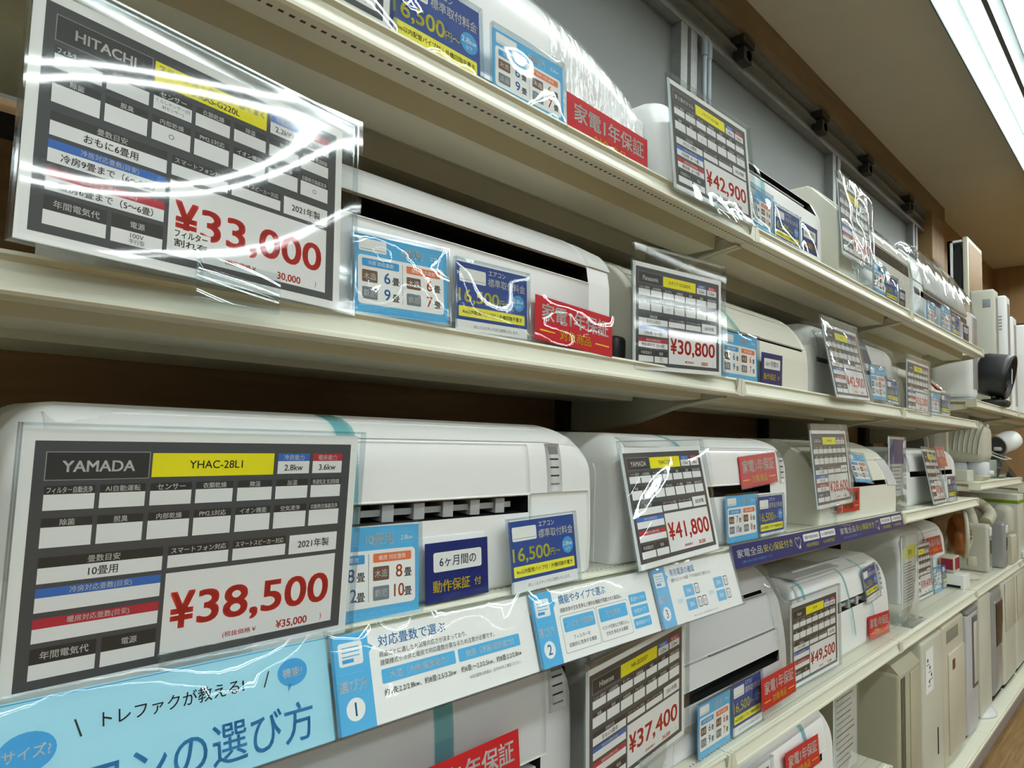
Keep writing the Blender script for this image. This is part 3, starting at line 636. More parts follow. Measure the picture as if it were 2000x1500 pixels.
# ------------------------------------------------------------------ printed signs
SLEEVE = film('clear_sleeve', bump=0.10, bscale=11, rough=0.015, detail=0.5)
SLEEVE2 = film('buckled_sleeve', bump=0.55, bscale=13, rough=0.03, detail=1.2, base=0.025, glare_haze=.09)
SMOOTH = film('smooth_sleeve', rough=0.05, base=0.012)
CLEAR = film('clear_acrylic', rough=0.02, tint=(0.93, 0.96, 0.97), base=0.03)
COLS = [(8.4, 43.1), (46.6, 80.7), (84.6, 118.7), (122.4, 156), (160.4, 194.5), (198.5, 232.8), (236.6, 271)]
R1 = ['フィルター自動洗浄', 'AI自動運転', 'センサー', '衣類乾燥', '除湿', '加湿', '快適気流 気流制御']
R2 = ['除菌', '脱臭', '内部乾燥', 'PM2.5対応', 'イオン機能', '空気清浄', '自動熱交換器洗浄']
def price_print(k, brand, model, cool, heat, price, tax, year, cells=None, jo='', jc='', jh='', power='', note=None):
    p = Print(k); cells = cells or {}
    p.base(-8.5, -9, 289.5, 199, 'paper', .0007)
    p.rect(0, 0, 281, 190, 'frame', 1)
    p.rect(7.6, 159, 82.6, 181.6, 'grey', 2); p.rect(8.3, 159.7, 81.9, 180.9, 'black', 3); p.text(brand, 45, 170, 8.6, 'white', bold=.02, lay=4, maxw=66)
    p.rect(84.5, 160, 194.7, 180.5, 'yellow', 2)
    m = model.split('\n')
    for i, t in enumerate(m): p.text(t, 139.5, 170.5 + (len(m) - 1 - 2 * i) * 4.6, 7.0, 'ink', lay=3, maxw=104, bold=.008)
    for x0, x1, t, v, c in ((199, 233, '冷房能力', cool, 'blue'), (236.8, 271, '暖房能力', heat, 'red')):
        p.rect(x0, 172.8, x1, 180.4, c, 2); p.text(t, (x0 + x1) / 2, 176.5, 5.2, 'white', lay=3, bold=.012); p.rect(x0, 160.5, x1, 172.8, 'cell', 2); p.text(v, (x0 + x1) / 2, 166.5, 5.8, 'ink', lay=3, bold=.01)
    for names, hb, ht, b0, r in ((R1, 148.3, 155, 136, 0), (R2, 123, 130, 107.3, 1)):
        for i, (x0, x1) in enumerate(COLS):
            p.rect(x0, hb, x1, ht, 'black', 2); p.text(names[i], (x0 + x1) / 2, (hb + ht) / 2, 5.0, 'white', lay=3, maxw=x1 - x0 - 3.5, bold=.012); p.rect(x0, b0, x1, hb, 'cell', 2)
            t = cells.get((r, i))
            if t:
                q = t.split('\n')
                for j, s in enumerate(q): p.text(s, (x0 + x1) / 2, (b0 + hb) / 2 + (len(q) - 1 - 2 * j) * 2.4, 3.9 if len(q) > 1 else 4.6, 'ink', lay=3, maxw=x1 - x0 - 3)
    for b0, b1, h1, t, v, c in ((80, 92, 100, '畳数目安', jo, 'black'), (58, 69.3, 76.4, '冷房対応畳数(目安)', jc, 'blue'), (35, 45.8, 53.4, '暖房対応畳数(目安)', jh, 'red')):
        p.rect(9, b1, 99, h1, c, 2); p.text(t, 54, (b1 + h1) / 2, 5.6, 'white', lay=3, bold=.01); p.rect(9, b0, 99, b1, 'cell', 2)
        if v: p.text(v, 54, (b0 + b1) / 2, 7.0, 'ink', lay=3, maxw=84, bold=.008)
    p.rect(9, 19, 53.8, 31, 'black', 2); p.text('年間電気代', 32, 25, 6.2, 'white', lay=3, bold=.012); p.rect(9, 7.3, 53.8, 19, 'cell', 2)
    p.rect(57.5, 19, 99, 31, 'black', 2); p.text('電源', 78, 25, 5.6, 'white', lay=3, bold=.012); p.rect(57.5, 7.0, 99, 19, 'cell', 2)
    if power:
        for j, s in enumerate(power.split('\n')): p.text(s, 78, 15.6 - 5 * j, 4.0, 'ink', lay=3)
    for x0, x1, t in ((103.4, 156.4, 'スマートフォン対応'), (160.5, 213.3, 'スマートスピーカー対応')):
        p.rect(x0, 91.7, x1, 99.5, 'black', 2); p.text(t, (x0 + x1) / 2, 95.6, 5.0, 'white', lay=3, maxw=48, bold=.012); p.rect(x0, 81, x1, 91.7, 'cell', 2)
    p.rect(217.3, 80.4, 271, 99, 'cell', 2); p.text(year, 244.3, 89.7, 8.2, 'ink', lay=3, maxw=44, bold=.012)
    p.rect(103, 7.2, 270.6, 76.4, 'cell', 2)
    p.text('¥', 119, 43.2, 30.5, 'price', w=19, lay=3, bold=.028)
    p.text(price, 133, 43.2, 30.5, 'price', w=131, lay=3, al='L', digits=True, bold=.022)
    p.text('(税抜価格￥', 173, 13.5, 5.6, 'price', lay=3, w=32, bold=.012); p.text(tax, 226, 13.5, 7.6, 'price', lay=3, maxw=42, digits=True, bold=.02); p.text(')', 258, 13.5, 7.5, 'price', lay=3)
    if note:
        p.rect(107, 14, 142, 33, 'white', 4)
        for j, s in enumerate(note.split('\n')): p.text(s, 124, 28.5 - 8.5 * j, 7.0, 'black', lay=5, w=30, bold=.015)
    return p
def price_card(label, pos, brand, model, cool, heat, price, tax, year, sleeve=None, ext=(10, 13, 13, 12), amp=.0022, seed=0, clip=None, stand=None, wave=None, **kw):
    k = pos[6] / 281.0; M = pose(pos)
    r = thing('price_card', label, 'price card', M=M, group='price cards in clear sleeves')
    price_print(k, brand, model, cool, heat, price, tax, year, **kw).build('paper', r)
    l, rr, t, bt = [v * k for v in ext]
    sl = wavy_sheet('sleeve', -.0085 - l * .2, 281 * k + .0085 + rr * .9, -.009 - bt * .4, 190 * k + .009 + t * .9, -.0022, r, sleeve or SLEEVE, amp=amp, seed=seed, back=.0025, calm=(sleeve is SMOOTH), wave=wave)
    if clip:
        b = MB(); cx = clip * .001
        b.rbox(cx - .044, cx + .044, -.0115, -.0095, -.030, .012, .0015); b.rbox(cx - .044, cx + .044, -.0115, -.001, -.0305, -.0285, .001); b.rbox(cx - .044, cx - .038, -.0115, -.006, -.012, .012, .001)
        b.build('holder_clip', CLEAR, r)
    if stand:
        b = MB(); b.tube([(.14, .004, -.008), (.14 + .0, .006, -stand)], .005, 8); b.rbox(.105, .175, -.025, .018, -stand - .003, -stand, .001); b.rbox(.115, .165, -.010, .010, -.03, -.006, .003)
        b.build('display_stand', CLEAR, r)
    return r
K = .297
price_card('large price card reading 33,000 yen in the upper left', (0.0893, 0.6346, 0.1493, 0.130, 0.068, -0.016, 0.2922), 'HITACHI', 'ステンレス・クリーン 白くまく\nん RAS-G220L', '2.2kW', '2.2kW', '33,000', '30,000', '2021年製',
           cells={(0, 2): 'くらしセンサー(日\n射センサー)', (1, 2): '○', (1, 6): '○'}, jo='おもに6畳用', jc='冷房9畳まで（6～9畳）', jh='暖房6畳まで（5～6畳）', power='100V\n平行型', note='フィルター\n割れ有', clip=175, ext=(22, 22, 18, 8), amp=.0090, seed=3, sleeve=SMOOTH, wave=(.2707, .3063, 2.3778, .5518, -.791, 1.3495))
price_card('large price card reading 38,500 yen on the lower left', (0.1103, 0.664, -0.2185, 0.036, -0.036, 0.0, 0.2991), 'YAMADA', 'YHAC-28L1', '2.8kw', '3.6kw', '38,500', '¥35,000', '2021年製', jo='10畳用', clip=150, ext=(18, 8, 6, 6), amp=.0012, seed=11)
price_card('price card reading 42,900 yen at the joint of the top shelf', (1.0355, 0.632, 0.466, -0.020, 0.076, 0.019, 0.2885), '富士通ゼネラル', 'ノクリア AS-C28L', '2.8kw', '3.6kw', '42,900', '¥39,000', '2021年製', cells={(0, 3): '○', (1, 2): '○', (1, 6): '○'}, jo='おもに10畳用', jc='冷房8畳（8～12畳）', jh='暖房8畳（8～10畳）', power='100V\n平行型', ext=(12, 14, 10, 8), amp=.0006, seed=5, clip=170)
price_card('price card reading 30,800 yen in a reflective sleeve on the second shelf', (0.986, 0.680, 0.133, -0.083, -0.009, 0.034, 0.2637), 'Panasonic', 'エオリア CS-220DFL', '2.2kw', '2.2kw', '30,800', '28000', '2021年製', cells={(1, 2): '○'}, jo='おもに6畳用', jc='冷房6畳（6～9畳）', jh='暖房6畳まで（5～6畳）', power='100V\n平行型', ext=(10, 10, 36, 4), amp=.0036, seed=8, sleeve=SMOOTH, wave=(.2663, -.2308, 5.7614, .0611, .9344, 1.0178))
price_card('price card leaning back on the wrapped unit of the second shelf, reading 42,900 yen', (1.903, 0.655, 0.140, 0.021, 0.182, 0.024, 0.2868), 'Haier', 'JA-22T', '2.2kw', '2.2kw', '42,900', '39,000', '2021年製', jo='おもに6畳用', sleeve=SLEEVE2, ext=(12, 12, 24, 6), amp=.003, seed=14)
price_card('last price card on the second shelf, under crinkled reflections', (2.665, 0.680, 0.136, -0.025, -0.004, -0.011, 0.2564), 'Corona', 'CSH-N22', '2.2kw', '2.5kw', '35,200', '32,000', '2021年製', jo='おもに6畳用', sleeve=SLEEVE2, ext=(12, 12, 22, 4), amp=.003, seed=18)
price_card('price card in a folded shiny sleeve before the cream unit on the top shelf', (1.955, 0.655, 0.551, 0.045, 0.053, 0.044, 0.2966), 'MITSUBISHI', '霧ヶ峰 MSZ', '2.8kw', '3.6kw', '44,000', '40,000', '2021年製', jo='おもに10畳用', sleeve=SLEEVE2, ext=(14, 14, 22, 10), amp=.0065, seed=22, stand=.075)
price_card('price card reading 41,800 yen in a crumpled sleeve on the third shelf', (0.965, 0.6473, -0.2107, 0.035, 0.203, 0.027, 0.280), 'YAMADA', 'YHAC-25M1', '2.5kw', '2.8kw', '41,800', '38,000', '2022年製', sleeve=SLEEVE, ext=(14, 10, 14, 6), amp=.0047, seed=27, wave=(-.8371, 1.099, .721, -1.4624, .8902, 7.2486))
price_card('price card reading 28,600 yen on a clear stand above the navy banner', (1.831, 0.680, -0.160, 0.030, 0.087, 0.022, 0.2819), 'CORONA', 'CSH-W22', '2.2kw', '2.5kw', '28,600', '26,000', '2021年製', jo='おもに6畳用', jc='冷房6～9畳', jh='暖房5～6畳', sleeve=SLEEVE2, ext=(12, 12, 20, 6), amp=.003, seed=31, stand=.062)
price_card('tilted price card in front of the last unit on the third shelf', (2.98, 0.675, -0.203, 0.079, 0.187, -0.021, 0.29), 'Hisense', 'HA-S22D', '2.2kw', '2.2kw', '30,800', '28,000', '2021年製', jo='おもに6畳用', ext=(10, 10, 10, 4), seed=35)
price_card('price card reading 37,400 yen on the fourth shelf', (0.893, 0.690, -0.585, 0.038, -0.034, 0.083, 0.3005), 'Hisense', 'HA-S22DE7', '2.2kw', '2.2kw', '37,400', '34,000', '2021年製', jo='おもに6畳用', ext=(12, 14, 16, 6), amp=.0008, seed=41, clip=180, stand=.052)
price_card('price card reading 49,500 yen on the fourth shelf', (1.827, 0.745, -0.638, -0.036, 0.008, 0.015, 0.297), 'Haier', 'JAS-T28', '2.8kw', '3.6kw', '49,500', '45,000', '2022年製', jo='おもに10畳用', ext=(12, 12, 14, 6), amp=.0008, seed=44)
price_card('price card reading 39,600 yen beside the yellow headed acrylic stand', (3.20, 0.80, -0.631, 0.014, 0.057, -0.024, 0.3060), 'TOSHIBA', 'RAS-2211', '2.2kw', '2.2kw', '39,600', '36,000', '2021年製', jo='おもに6畳用', ext=(10, 10, 10, 6), seed=47)
price_card('price card on the top shelf cut off by the top left of the photo', (0.117, 0.652, 0.484, 0.0, 0.03, 0.0, 0.297), 'DAIKIN', 'S22', '2.2kw', '2.2kw', '45,100', '41,000', '2021年製', ext=(10, 10, 10, 6), amp=.0008, seed=50)
price_card('price card at the very bottom, below the guide boards, only its sleeve top showing', (0.19, 0.684, -0.634, 0.0, 0.0, 0.0, 0.285), 'YAMADA', 'YHAC', '2.2kw', '2.2kw', '33,000', '30,000', '2021年製', ext=(10, 12, 16, 6), amp=.0008, seed=53)
price_card('price card rising from the lowest shelf, its top just above the bottom edge', (1.25, 0.676, -0.918, 0.0, 0.02, 0.0, 0.285), 'YAMADA', 'YHAC', '2.2kw', '2.2kw', '35,200', '32,000', '2021年製', ext=(10, 8, 12, 6), amp=.0008, seed=57, stand=.085)
# ---- small cards
def place(o, pos, label, cat, group):
    o.matrix_basis = pose(pos); return tag(o, label, cat, group)
def small_sleeve(o, w, h, seed, m=None, amp=.0014, pad=.003, bottom=.002):
    wavy_sheet('sleeve', -pad, w + pad, -bottom, h + pad * 1.6, -.0018, o, m or SLEEVE, amp=amp, nx=14, nz=10, seed=seed, back=.0016, calm=(m is SMOOTH))
def unit_icon(p, x0, y0, x1, y1):
    p.rr(x0, y0, x1, y1, (y1 - y0) * .12, 'white', 2); p.rect(x0 + 1.5, y0 + (y1 - y0) * .16, x1 - 1.5, y0 + (y1 - y0) * .2, 'grey', 3)
def capacity_card(label, pos, w, h, jo, kw, nums, seed=0, m=None, amp=.0014):
    p = Print(); W, H = w * 1000, h * 1000; X = lambda f: f * W; Y = lambda f: f * H
    p.base(0, 0, W, H, 'sky', .0005)
    unit_icon(p, X(.05), Y(.79), X(.33), Y(.95)); p.text(jo + '畳用', X(.60), Y(.86), Y(.125), 'white', maxw=X(.34), bold=.012); p.frame(X(.80), Y(.80), X(.95), Y(.92), .5, 'outline', 2); p.text(kw, X(.875), Y(.86), Y(.055), 'white', maxw=X(.12))
    p.rr(X(.04), Y(.12), X(.96), Y(.74), Y(.05), 'paper', 2); p.rect(X(.495), Y(.18), X(.5), Y(.7), 'grey', 3)
    for i, (c, t, nc) in enumerate((('blue', '冷房 対応畳数', 'num'), ('orange', '暖房 対応畳数', 'orange'))):
        x = X(.08 + .46 * i)
        p.rr(x, Y(.60), x + X(.38), Y(.70), Y(.015), 'mid' if i == 0 else c, 3); p.text(t, x + X(.19), Y(.65), Y(.055), 'white', lay=4, maxw=X(.30))
        for j, (bc, bt) in enumerate((('brown', '木造'), ('slate', '鉄筋'))):
            y = Y(.40 - .215 * j)
            p.rr(x, y, x + X(.155), y + Y(.155), Y(.015), bc, 3); p.text(bt, x + X(.078), y + Y(.078), Y(.085), 'white', lay=4, maxw=X(.125), bold=.01)
            p.text(nums[i * 2 + j], x + X(.255), y + Y(.085), Y(.145), nc, digits=True, lay=3, maxw=X(.10), bold=.012); p.text('畳', x + X(.345), y + Y(.06), Y(.095), 'ink', lay=3, bold=.015)
    p.text('※目安の畳数です。建物の構造や地域により異なる場合があります。', X(.5), Y(.06), Y(.035), 'outline', maxw=X(.9))
    o = p.build('capacity_card'); place(o, pos, label, 'capacity card', 'light blue room size cards'); small_sleeve(o, w, h, seed, m, amp); return o
def fee_card(label, pos, w, h, seed=0, strip=.16, m=None, amp=.0014):
    p = Print(); W, H = w * 1000, h * 1000; X = lambda f: f * W; Y = lambda f: (strip + f * (1 - strip)) * H
    p.base(0, 0, W, H, 'paper', .0005); p.rect(0, strip * H, W, H, 'navy', 1); hh = H * (1 - strip)
    unit_icon(p, X(.05), Y(.66), X(.40), Y(.90)); p.text('エアコン', X(.44), Y(.90), hh * .085, 'white', al='L', maxw=X(.24)); p.text('標準取付料金', X(.43), Y(.735), hh * .15, 'white', al='L', maxw=X(.54), bold=.012)
    p.text('16,500', X(.04), Y(.43), hh * .23, 'fyellow', al='L', digits=True, w=X(.54), bold=.012); p.text('円～', X(.59), Y(.39), hh * .12, 'fyellow', al='L', maxw=X(.17), bold=.01)
    p.poly(circ(X(.87), Y(.46), hh * .15), 'mid', 2); p.text('2.8kw', X(.87), Y(.49), hh * .075, 'white', maxw=hh * .26); p.text('以下', X(.87), Y(.39), hh * .055, 'white')
    p.rr(X(.04), Y(.06), X(.96), Y(.24), hh * .02, 'fyellow', 2); p.text('4m以内配管パイプ付｜外機同階平置き', X(.5), Y(.15), hh * .085, 'ink', lay=3, maxw=X(.86), bold=.008)
    if strip > .05: p.text('詳しくはスタッフがご説明いたします。', X(.55), strip * H * .5, H * .05, 'slate', maxw=X(.8))
    o = p.build('fee_card'); place(o, pos, label, 'fee card', 'navy installation fee cards'); small_sleeve(o, w, h, seed, m, amp); return o
def warranty_tag(label, pos, w, h, seed=0, shiny=False):
    p = Print(); W, H = w * 1000, h * 1000
    p.base(0, 0, W, H, 'tagred', .0004); p.text('家電1年保証', W * .51, H * .66, H * .40, 'white', w=W * .86, bold=.018)
    p.text('対象商品', W * .5, H * .24, H * .24, 'gold', w=W * .40, bold=.012); p.rect(W * .06, H * .22, W * .24, H * .25, 'gold', 2); p.rect(W * .76, H * .22, W * .95, H * .25, 'gold', 2)
    o = p.build('warranty_tag'); place(o, pos, label, 'warranty tag', 'red one year warranty tags')
    wavy_sheet('laminate', -.002, w + .002, -.002, h + .002, -.0012, o, SLEEVE2 if shiny else SLEEVE, amp=.0012 if shiny else .0006, nx=16, nz=8, seed=seed); return o
def warranty_card(label, pos, w, h, seed=0):
    p = Print(); W, H = w * 1000, h * 1000
    p.base(0, 0, W, H, 'indigo', .0006); p.rr(W * .12, H * .50, W * .89, H * .83, H * .04, 'white', 2); p.text('6ヶ月間の', W * .505, H * .665, H * .17, 'indigo', maxw=W * .62, bold=.01)
    p.text('動作保証', W * .40, H * .26, H * .20, 'gold', w=W * .58, bold=.014); p.text('付', W * .82, H * .25, H * .14, 'gold', w=W * .11, bold=.012)
    o = p.build('warranty_card'); place(o, pos, label, 'warranty card', 'indigo six month warranty cards')
    wavy_sheet('laminate', -.0005, w + .0005, -.0005, h + .0005, -.001, o, SLEEVE, amp=.0006, nx=10, nz=8, seed=seed); return o
N6 = ('6', '9', '6', '7'); N10 = ('8', '12', '8', '10')
# second shelf
capacity_card('light blue room size card beside the 33,000 yen card', (0.410, 0.677, 0.138, -0.06, 0.067, 0.023, 0), .135, .0965, '6', '2.2kw', N6, 1)
fee_card('navy fee card beside the red tag on the second shelf', (0.565, 0.677, 0.138, 0.005, 0.031, 0.026, 0), .1393, .0945, 2, .16, SMOOTH, .0022)
warranty_tag('red warranty tag on the first unit of the second shelf', (0.717, 0.675, 0.145, -0.016, 0.060, -0.046, 0), .1886, .0687, 3)
capacity_card('light blue room size card beside the 30,800 yen card', (1.299, 0.679, 0.136, -0.006, 0.016, 0.009, 0), .1688, .102, '6', '2.2kw', N6, 4, SMOOTH, .0026)
warranty_card('indigo warranty card on the second shelf', (1.488, 0.679, 0.137, -0.016, -0.024, 0.013, 0), .110, .0744, 5)
capacity_card('light blue room size card on the wrapped unit of the second shelf', (2.282, 0.682, 0.150, -0.028, 0.055, 0.008, 0), .1379, .1075, '6', '2.2kw', N6, 6, SLEEVE2, .003)
fee_card('navy fee card on the wrapped unit of the second shelf', (2.445, 0.682, 0.150, 0.004, 0.050, -0.018, 0), .1215, .0784, 7, .1, SLEEVE2, .003)
warranty_tag('red warranty tag on the last unit of the second shelf', (3.216, 0.708, 0.252, 0.007, 0.80, 0.0, 0), .1202, .09, 8, True)
capacity_card('light blue room size card on the last unit of the second shelf', (2.986, 0.684, 0.140, 0.001, 0.003, -0.013, 0), .1482, .0821, '6', '2.2kw', N6, 9, SLEEVE2, .003)
fee_card('navy fee card on the last unit of the second shelf', (3.155, 0.684, 0.141, 0.0, -0.010, -0.006, 0), .1361, .088, 10, .1, SLEEVE2, .003)
o = Print(); o.base(0, 0, 130, 70, 'frame', .0005); o.rect(8, 50, 122, 62, 'slate', 1); o.text('省エネ', 65, 56, 8, 'white', lay=2)
place(o.build('energy_card'), (2.215, 0.694, 0.262, 0.024, 0.30, 0.03, 0), 'dark grey card on top of the wrapped unit of the second shelf', 'card', 'small loose cards')
# top shelf
fee_card('navy fee card on the first unit of the top shelf', (0.426, 0.655, 0.474, 0.0, 0.09, 0.0, 0), .148, .105, 11, .03)
capacity_card('light blue room size card beside the red tag on the top shelf', (0.597, 0.656, 0.474, -0.06, 0.10, -0.03, 0), .142, .1, '6', '2.2kw', N6, 12, SMOOTH, .0028)
warranty_tag('red warranty tag on the top shelf', (0.752, 0.652, 0.462, 0.03, 0.03, 0.012, 0), .232, .073, 13)
capacity_card('light blue room size card beside the 42,900 yen card on the top shelf', (1.372, 0.656, 0.487, -0.004, 0.041, -0.016, 0), .122, .088, '10', '2.8kw', N10, 14, SMOOTH, .0024)
fee_card('navy fee card under a bright reflection on the top shelf', (1.502, 0.656, 0.485, -0.030, 0.016, -0.011, 0), .1403, .0765, 15, .03, SMOOTH, .0024)
warranty_card('indigo warranty card beside the cream unit on the top shelf', (1.665, 0.656, 0.490, -0.003, -0.005, 0.013, 0), .1017, .0713, 16)
capacity_card('light blue room size card on the third unit of the top shelf', (2.20, 0.650, 0.480, 0.0, 0.0, 0.003, 0), .1159, .0891, '10', '2.8kw', N10, 17, None, .003)
fee_card('navy fee card on the third unit of the top shelf', (2.337, 0.656, 0.480, -0.017, 0.0, 0.015, 0), .1256, .0777, 18, .03)
warranty_card('narrow indigo warranty card on the third unit of the top shelf', (2.494, 0.656, 0.476, -0.004, -0.005, 0.004, 0), .0669, .0636, 19)
capacity_card('pale room size card behind the plastic of the last unit on the top shelf', (2.86, 0.660, 0.476, -0.003, 0.0, 0.003, 0), .11, .08, '10', '2.8kw', N10, 20, SLEEVE2, .003)
capacity_card('bright room size card near the right end of the top shelf', (3.056, 0.656, 0.478, -0.008, 0.0, 0.01, 0), .145, .095, '10', '2.8kw', N10, 21, SLEEVE2, .004)
fee_card('navy fee card near the right end of the top shelf', (3.225, 0.656, 0.478, 0, 0, 0, 0), .14, .085, 22, .1, SLEEVE2, .003)
warranty_card('indigo warranty card at the right end of the top shelf', (3.44, 0.656, 0.482, 0, 0, 0, 0), .105, .0715, 23)
# third shelf
capacity_card('light blue room size card half behind the 38,500 yen card', (0.380, 0.682, -0.220, -0.012, 0.10, -0.012, 0), .146, .106, '10', '2.8kw', N10, 24)
warranty_card('indigo warranty card on the louvered unit of the third shelf', (0.541, 0.686, -0.219, 0.005, 0.078, 0.005, 0), .1099, .0758, 25)
fee_card('navy fee card with a white foot strip beside the indigo card on the third shelf', (0.684, 0.672, -0.224, -0.013, 0.119, 0.03, 0), .144, .1, 26)
warranty_tag('crinkled red warranty tag on the 398 stickered unit', (1.425, 0.694, -0.103, -0.003, 0.10, 0.06, 0), .1927, .0713, 27, True)
capacity_card('light blue room size card beside the end of the navy banner', (1.345, 0.686, -0.215, -0.006, 0.054, 0.013, 0), .1442, .0986, '8', '2.5kw', ('7', '10', '6', '8'), 28)
fee_card('navy fee card beside the end of the navy banner', (1.499, 0.686, -0.213, 0.010, 0.053, 0.008, 0), .1366, .0892, 29, .06)
capacity_card('light blue room size card hanging on the cream unit of the third shelf', (2.171, 0.694, -0.107, 0.006, 0.33, -0.05, 0), .1455, .0914, '6', '2.2kw', N6, 30)
warranty_tag('red warranty tag on the cream unit of the third shelf', (2.001, 0.690, -0.190, 0.0, 0.0, -0.006, 0), .1851, .0668, 31)
warranty_tag('red warranty tag on the last unit of the third shelf', (3.285, 0.722, -0.073, 0.005, 0.20, -0.007, 0), .1430, .085, 32, True)
fee_card('navy fee card on the last unit of the third shelf', (3.27, 0.686, -0.217, 0.02, 0.05, 0, 0), .145, .10, 33)
# fourth shelf
warranty_tag('red warranty tag cut off by the bottom of the photo, on the bottom left unit', (0.528, 0.684, -0.502, 0.0, 0.10, 0.019, 0), .198, .075, 34)
capacity_card('light blue room size card beside the 37,400 yen card', (1.285, 0.716, -0.650, 0.03, 0.02, -0.007, 0), .148, .106, '6', '2.2kw', N6, 35)
fee_card('navy fee card beside the 37,400 yen card', (1.440, 0.718, -0.650, -0.006, 0.029, 0.012, 0), .142, .111, 36)
warranty_tag('red warranty tag between the two front price cards of the fourth shelf', (1.548, 0.700, -0.619, 0.0, 0.046, 0.011, 0), .19, .072, 37)
fee_card('navy fee card dangling askew on the taped unit of the fourth shelf', (2.44, 0.748, -0.518, 0.038, 0.16, 0.031, 0), .155, .106, 38)
warranty_tag('red warranty tag on the taped unit of the fourth shelf', (2.455, 0.748, -0.639, -0.020, 0.05, -0.043, 0), .206, .074, 39)
warranty_tag('red warranty tag on the last unit of the fourth shelf', (3.49, 0.810, -0.479, -0.005, 0.14, -0.014, 0), .228, .076, 40)
capacity_card('light blue room size card in front of the last unit on the fourth shelf', (3.515, 0.80, -0.645, 0.014, 0.035, -0.002, 0), .15, .106, '6', '2.2kw', N6, 41)
fee_card('navy fee card in front of the last unit on the fourth shelf', (3.675, 0.80, -0.643, -0.008, 0.047, -0.012, 0), .12, .1, 42)
# lowest shelf
warranty_tag('red warranty tag on the unit of the lowest shelf', (1.655, 0.688, -0.812, -0.03, 0.086, -0.02, 0), .19, .07, 43)
# ---- guide boards and banner clipped to the third shelf
LEAN = 0.31
def guide(label, x0, w, build, z=-.318, y=.6245, h=.099, name='guide_board', seed=0, lean=LEAN, group='guide boards clipped to the third shelf', m=None):
    p = Print(); build(p, w * 1000, h * 1000); o = p.build(name); place(o, (x0, y, z, 0, lean, 0, 0), label, 'shelf sign', group)
    wavy_sheet('sleeve', -.001, w + .001, -.002, h + .006, -.0016, o, m or SLEEVE, amp=.0012, nx=18, nz=8, seed=seed, back=.0016); return o
def bubble(p, cx, cy, rx, ry, t, h, tail):
    p.poly(circ(cx, cy, rx, ry), 'mid', 2); p.poly([(cx + tail[0] - 2.5, cy - ry * .8), (cx + tail[0] + 2.5, cy - ry * .8), (cx + tail[0] + tail[1], cy - ry * 1.35)], 'mid', 2); p.text(t, cx, cy, h, 'white', lay=3, maxw=rx * 1.6, bold=.01)
def g0(p, W, H):
    p.base(0, 0, W, H, 'ltblue', .0005); p.rect(0, H - 2, W, H - 1.2, 'mid', 1)
    R = W - 292
    bubble(p, R + 30, 62, 20, 15, 'サイズ?', 9, (3, 3)); bubble(p, R + 252, 74, 16, 13, '機能?', 8.5, (-3, -3))
    p.text('トレファクが教える!', R + 142, 73, 12.5, 'ink', w=120, bold=.004); p.poly([(R + 66, 64), (R + 67.5, 64), (R + 63, 78), (R + 61.5, 78)], 'ink', 2); p.poly([(R + 221, 66), (R + 222.5, 66), (R + 228, 80), (R + 226.5, 80)], 'ink', 2)
    p.text('エアコンの選び方', R + 134, 27, 36, 'mid', w=272, bold=.006)
def g_head(p, W, H, n):
    p.base(0, 0, W, H, 'paper', .0005); p.rect(0, 0, 47, H, 'sky', 1); p.poly([(47, H - 14), (53, H - 18), (47, H - 24)], 'sky', 1)
    p.rr(9, 66, 39, 90, 3, 'white', 2)
    for i in range(3): p.rect(13, 84 - i * 4.5, 35, 85.2 - i * 4.5, 'sky', 3)
    p.rect(13, 69, 27, 73, 'mid', 3); p.rect(9, 58, 38, 58.6, 'outline', 2); p.text('選び方', 23.5, 46, 12, 'white', maxw=34, bold=.008)
    p.poly(circ(23.5, 22, 11.5), 'paper', 2); p.text(str(n), 23.5, 22, 14, 'mid', lay=3, digits=True, bold=.012)
def g1(p, W, H):
    g_head(p, W, H, 1); p.text('対応畳数で選ぶ', 60, 84, 12.5, 'mid', al='L', w=98, bold=.006)
    p.text('商品ごとに適したお部屋の広さが決まっており、', 60, 70, 6.2, 'ink', al='L', w=130); p.text('建築様式や冷房と暖房で対応畳数が異なるため注意が必要です。', 60, 61, 6.2, 'ink', al='L', w=176)
    p.rr(60, 39, 167, 54, 2, 'sky', 2); p.text('木造（冷房/暖房能力）', 113, 46.5, 8.5, 'white', w=84, bold=.006); p.rr(172, 39, 280, 54, 2, 'sky', 2); p.text('鉄筋（冷房/暖房能力）', 226, 46.5, 8.5, 'white', w=84, bold=.006)
    p.text('約6畳:2.2/2.8kw、約8畳:2.5/3.2kw', 113, 30, 7.0, 'ink', w=104, bold=.004); p.text('約6畳:～2.2/2.5kw、約8畳:2.2/2.8kw', 226, 30, 7.0, 'ink', w=106, bold=.004); p.text('※対応畳数の詳細は、店内POPをご確認ください。', 230, 19, 4.2, 'slate', w=90)
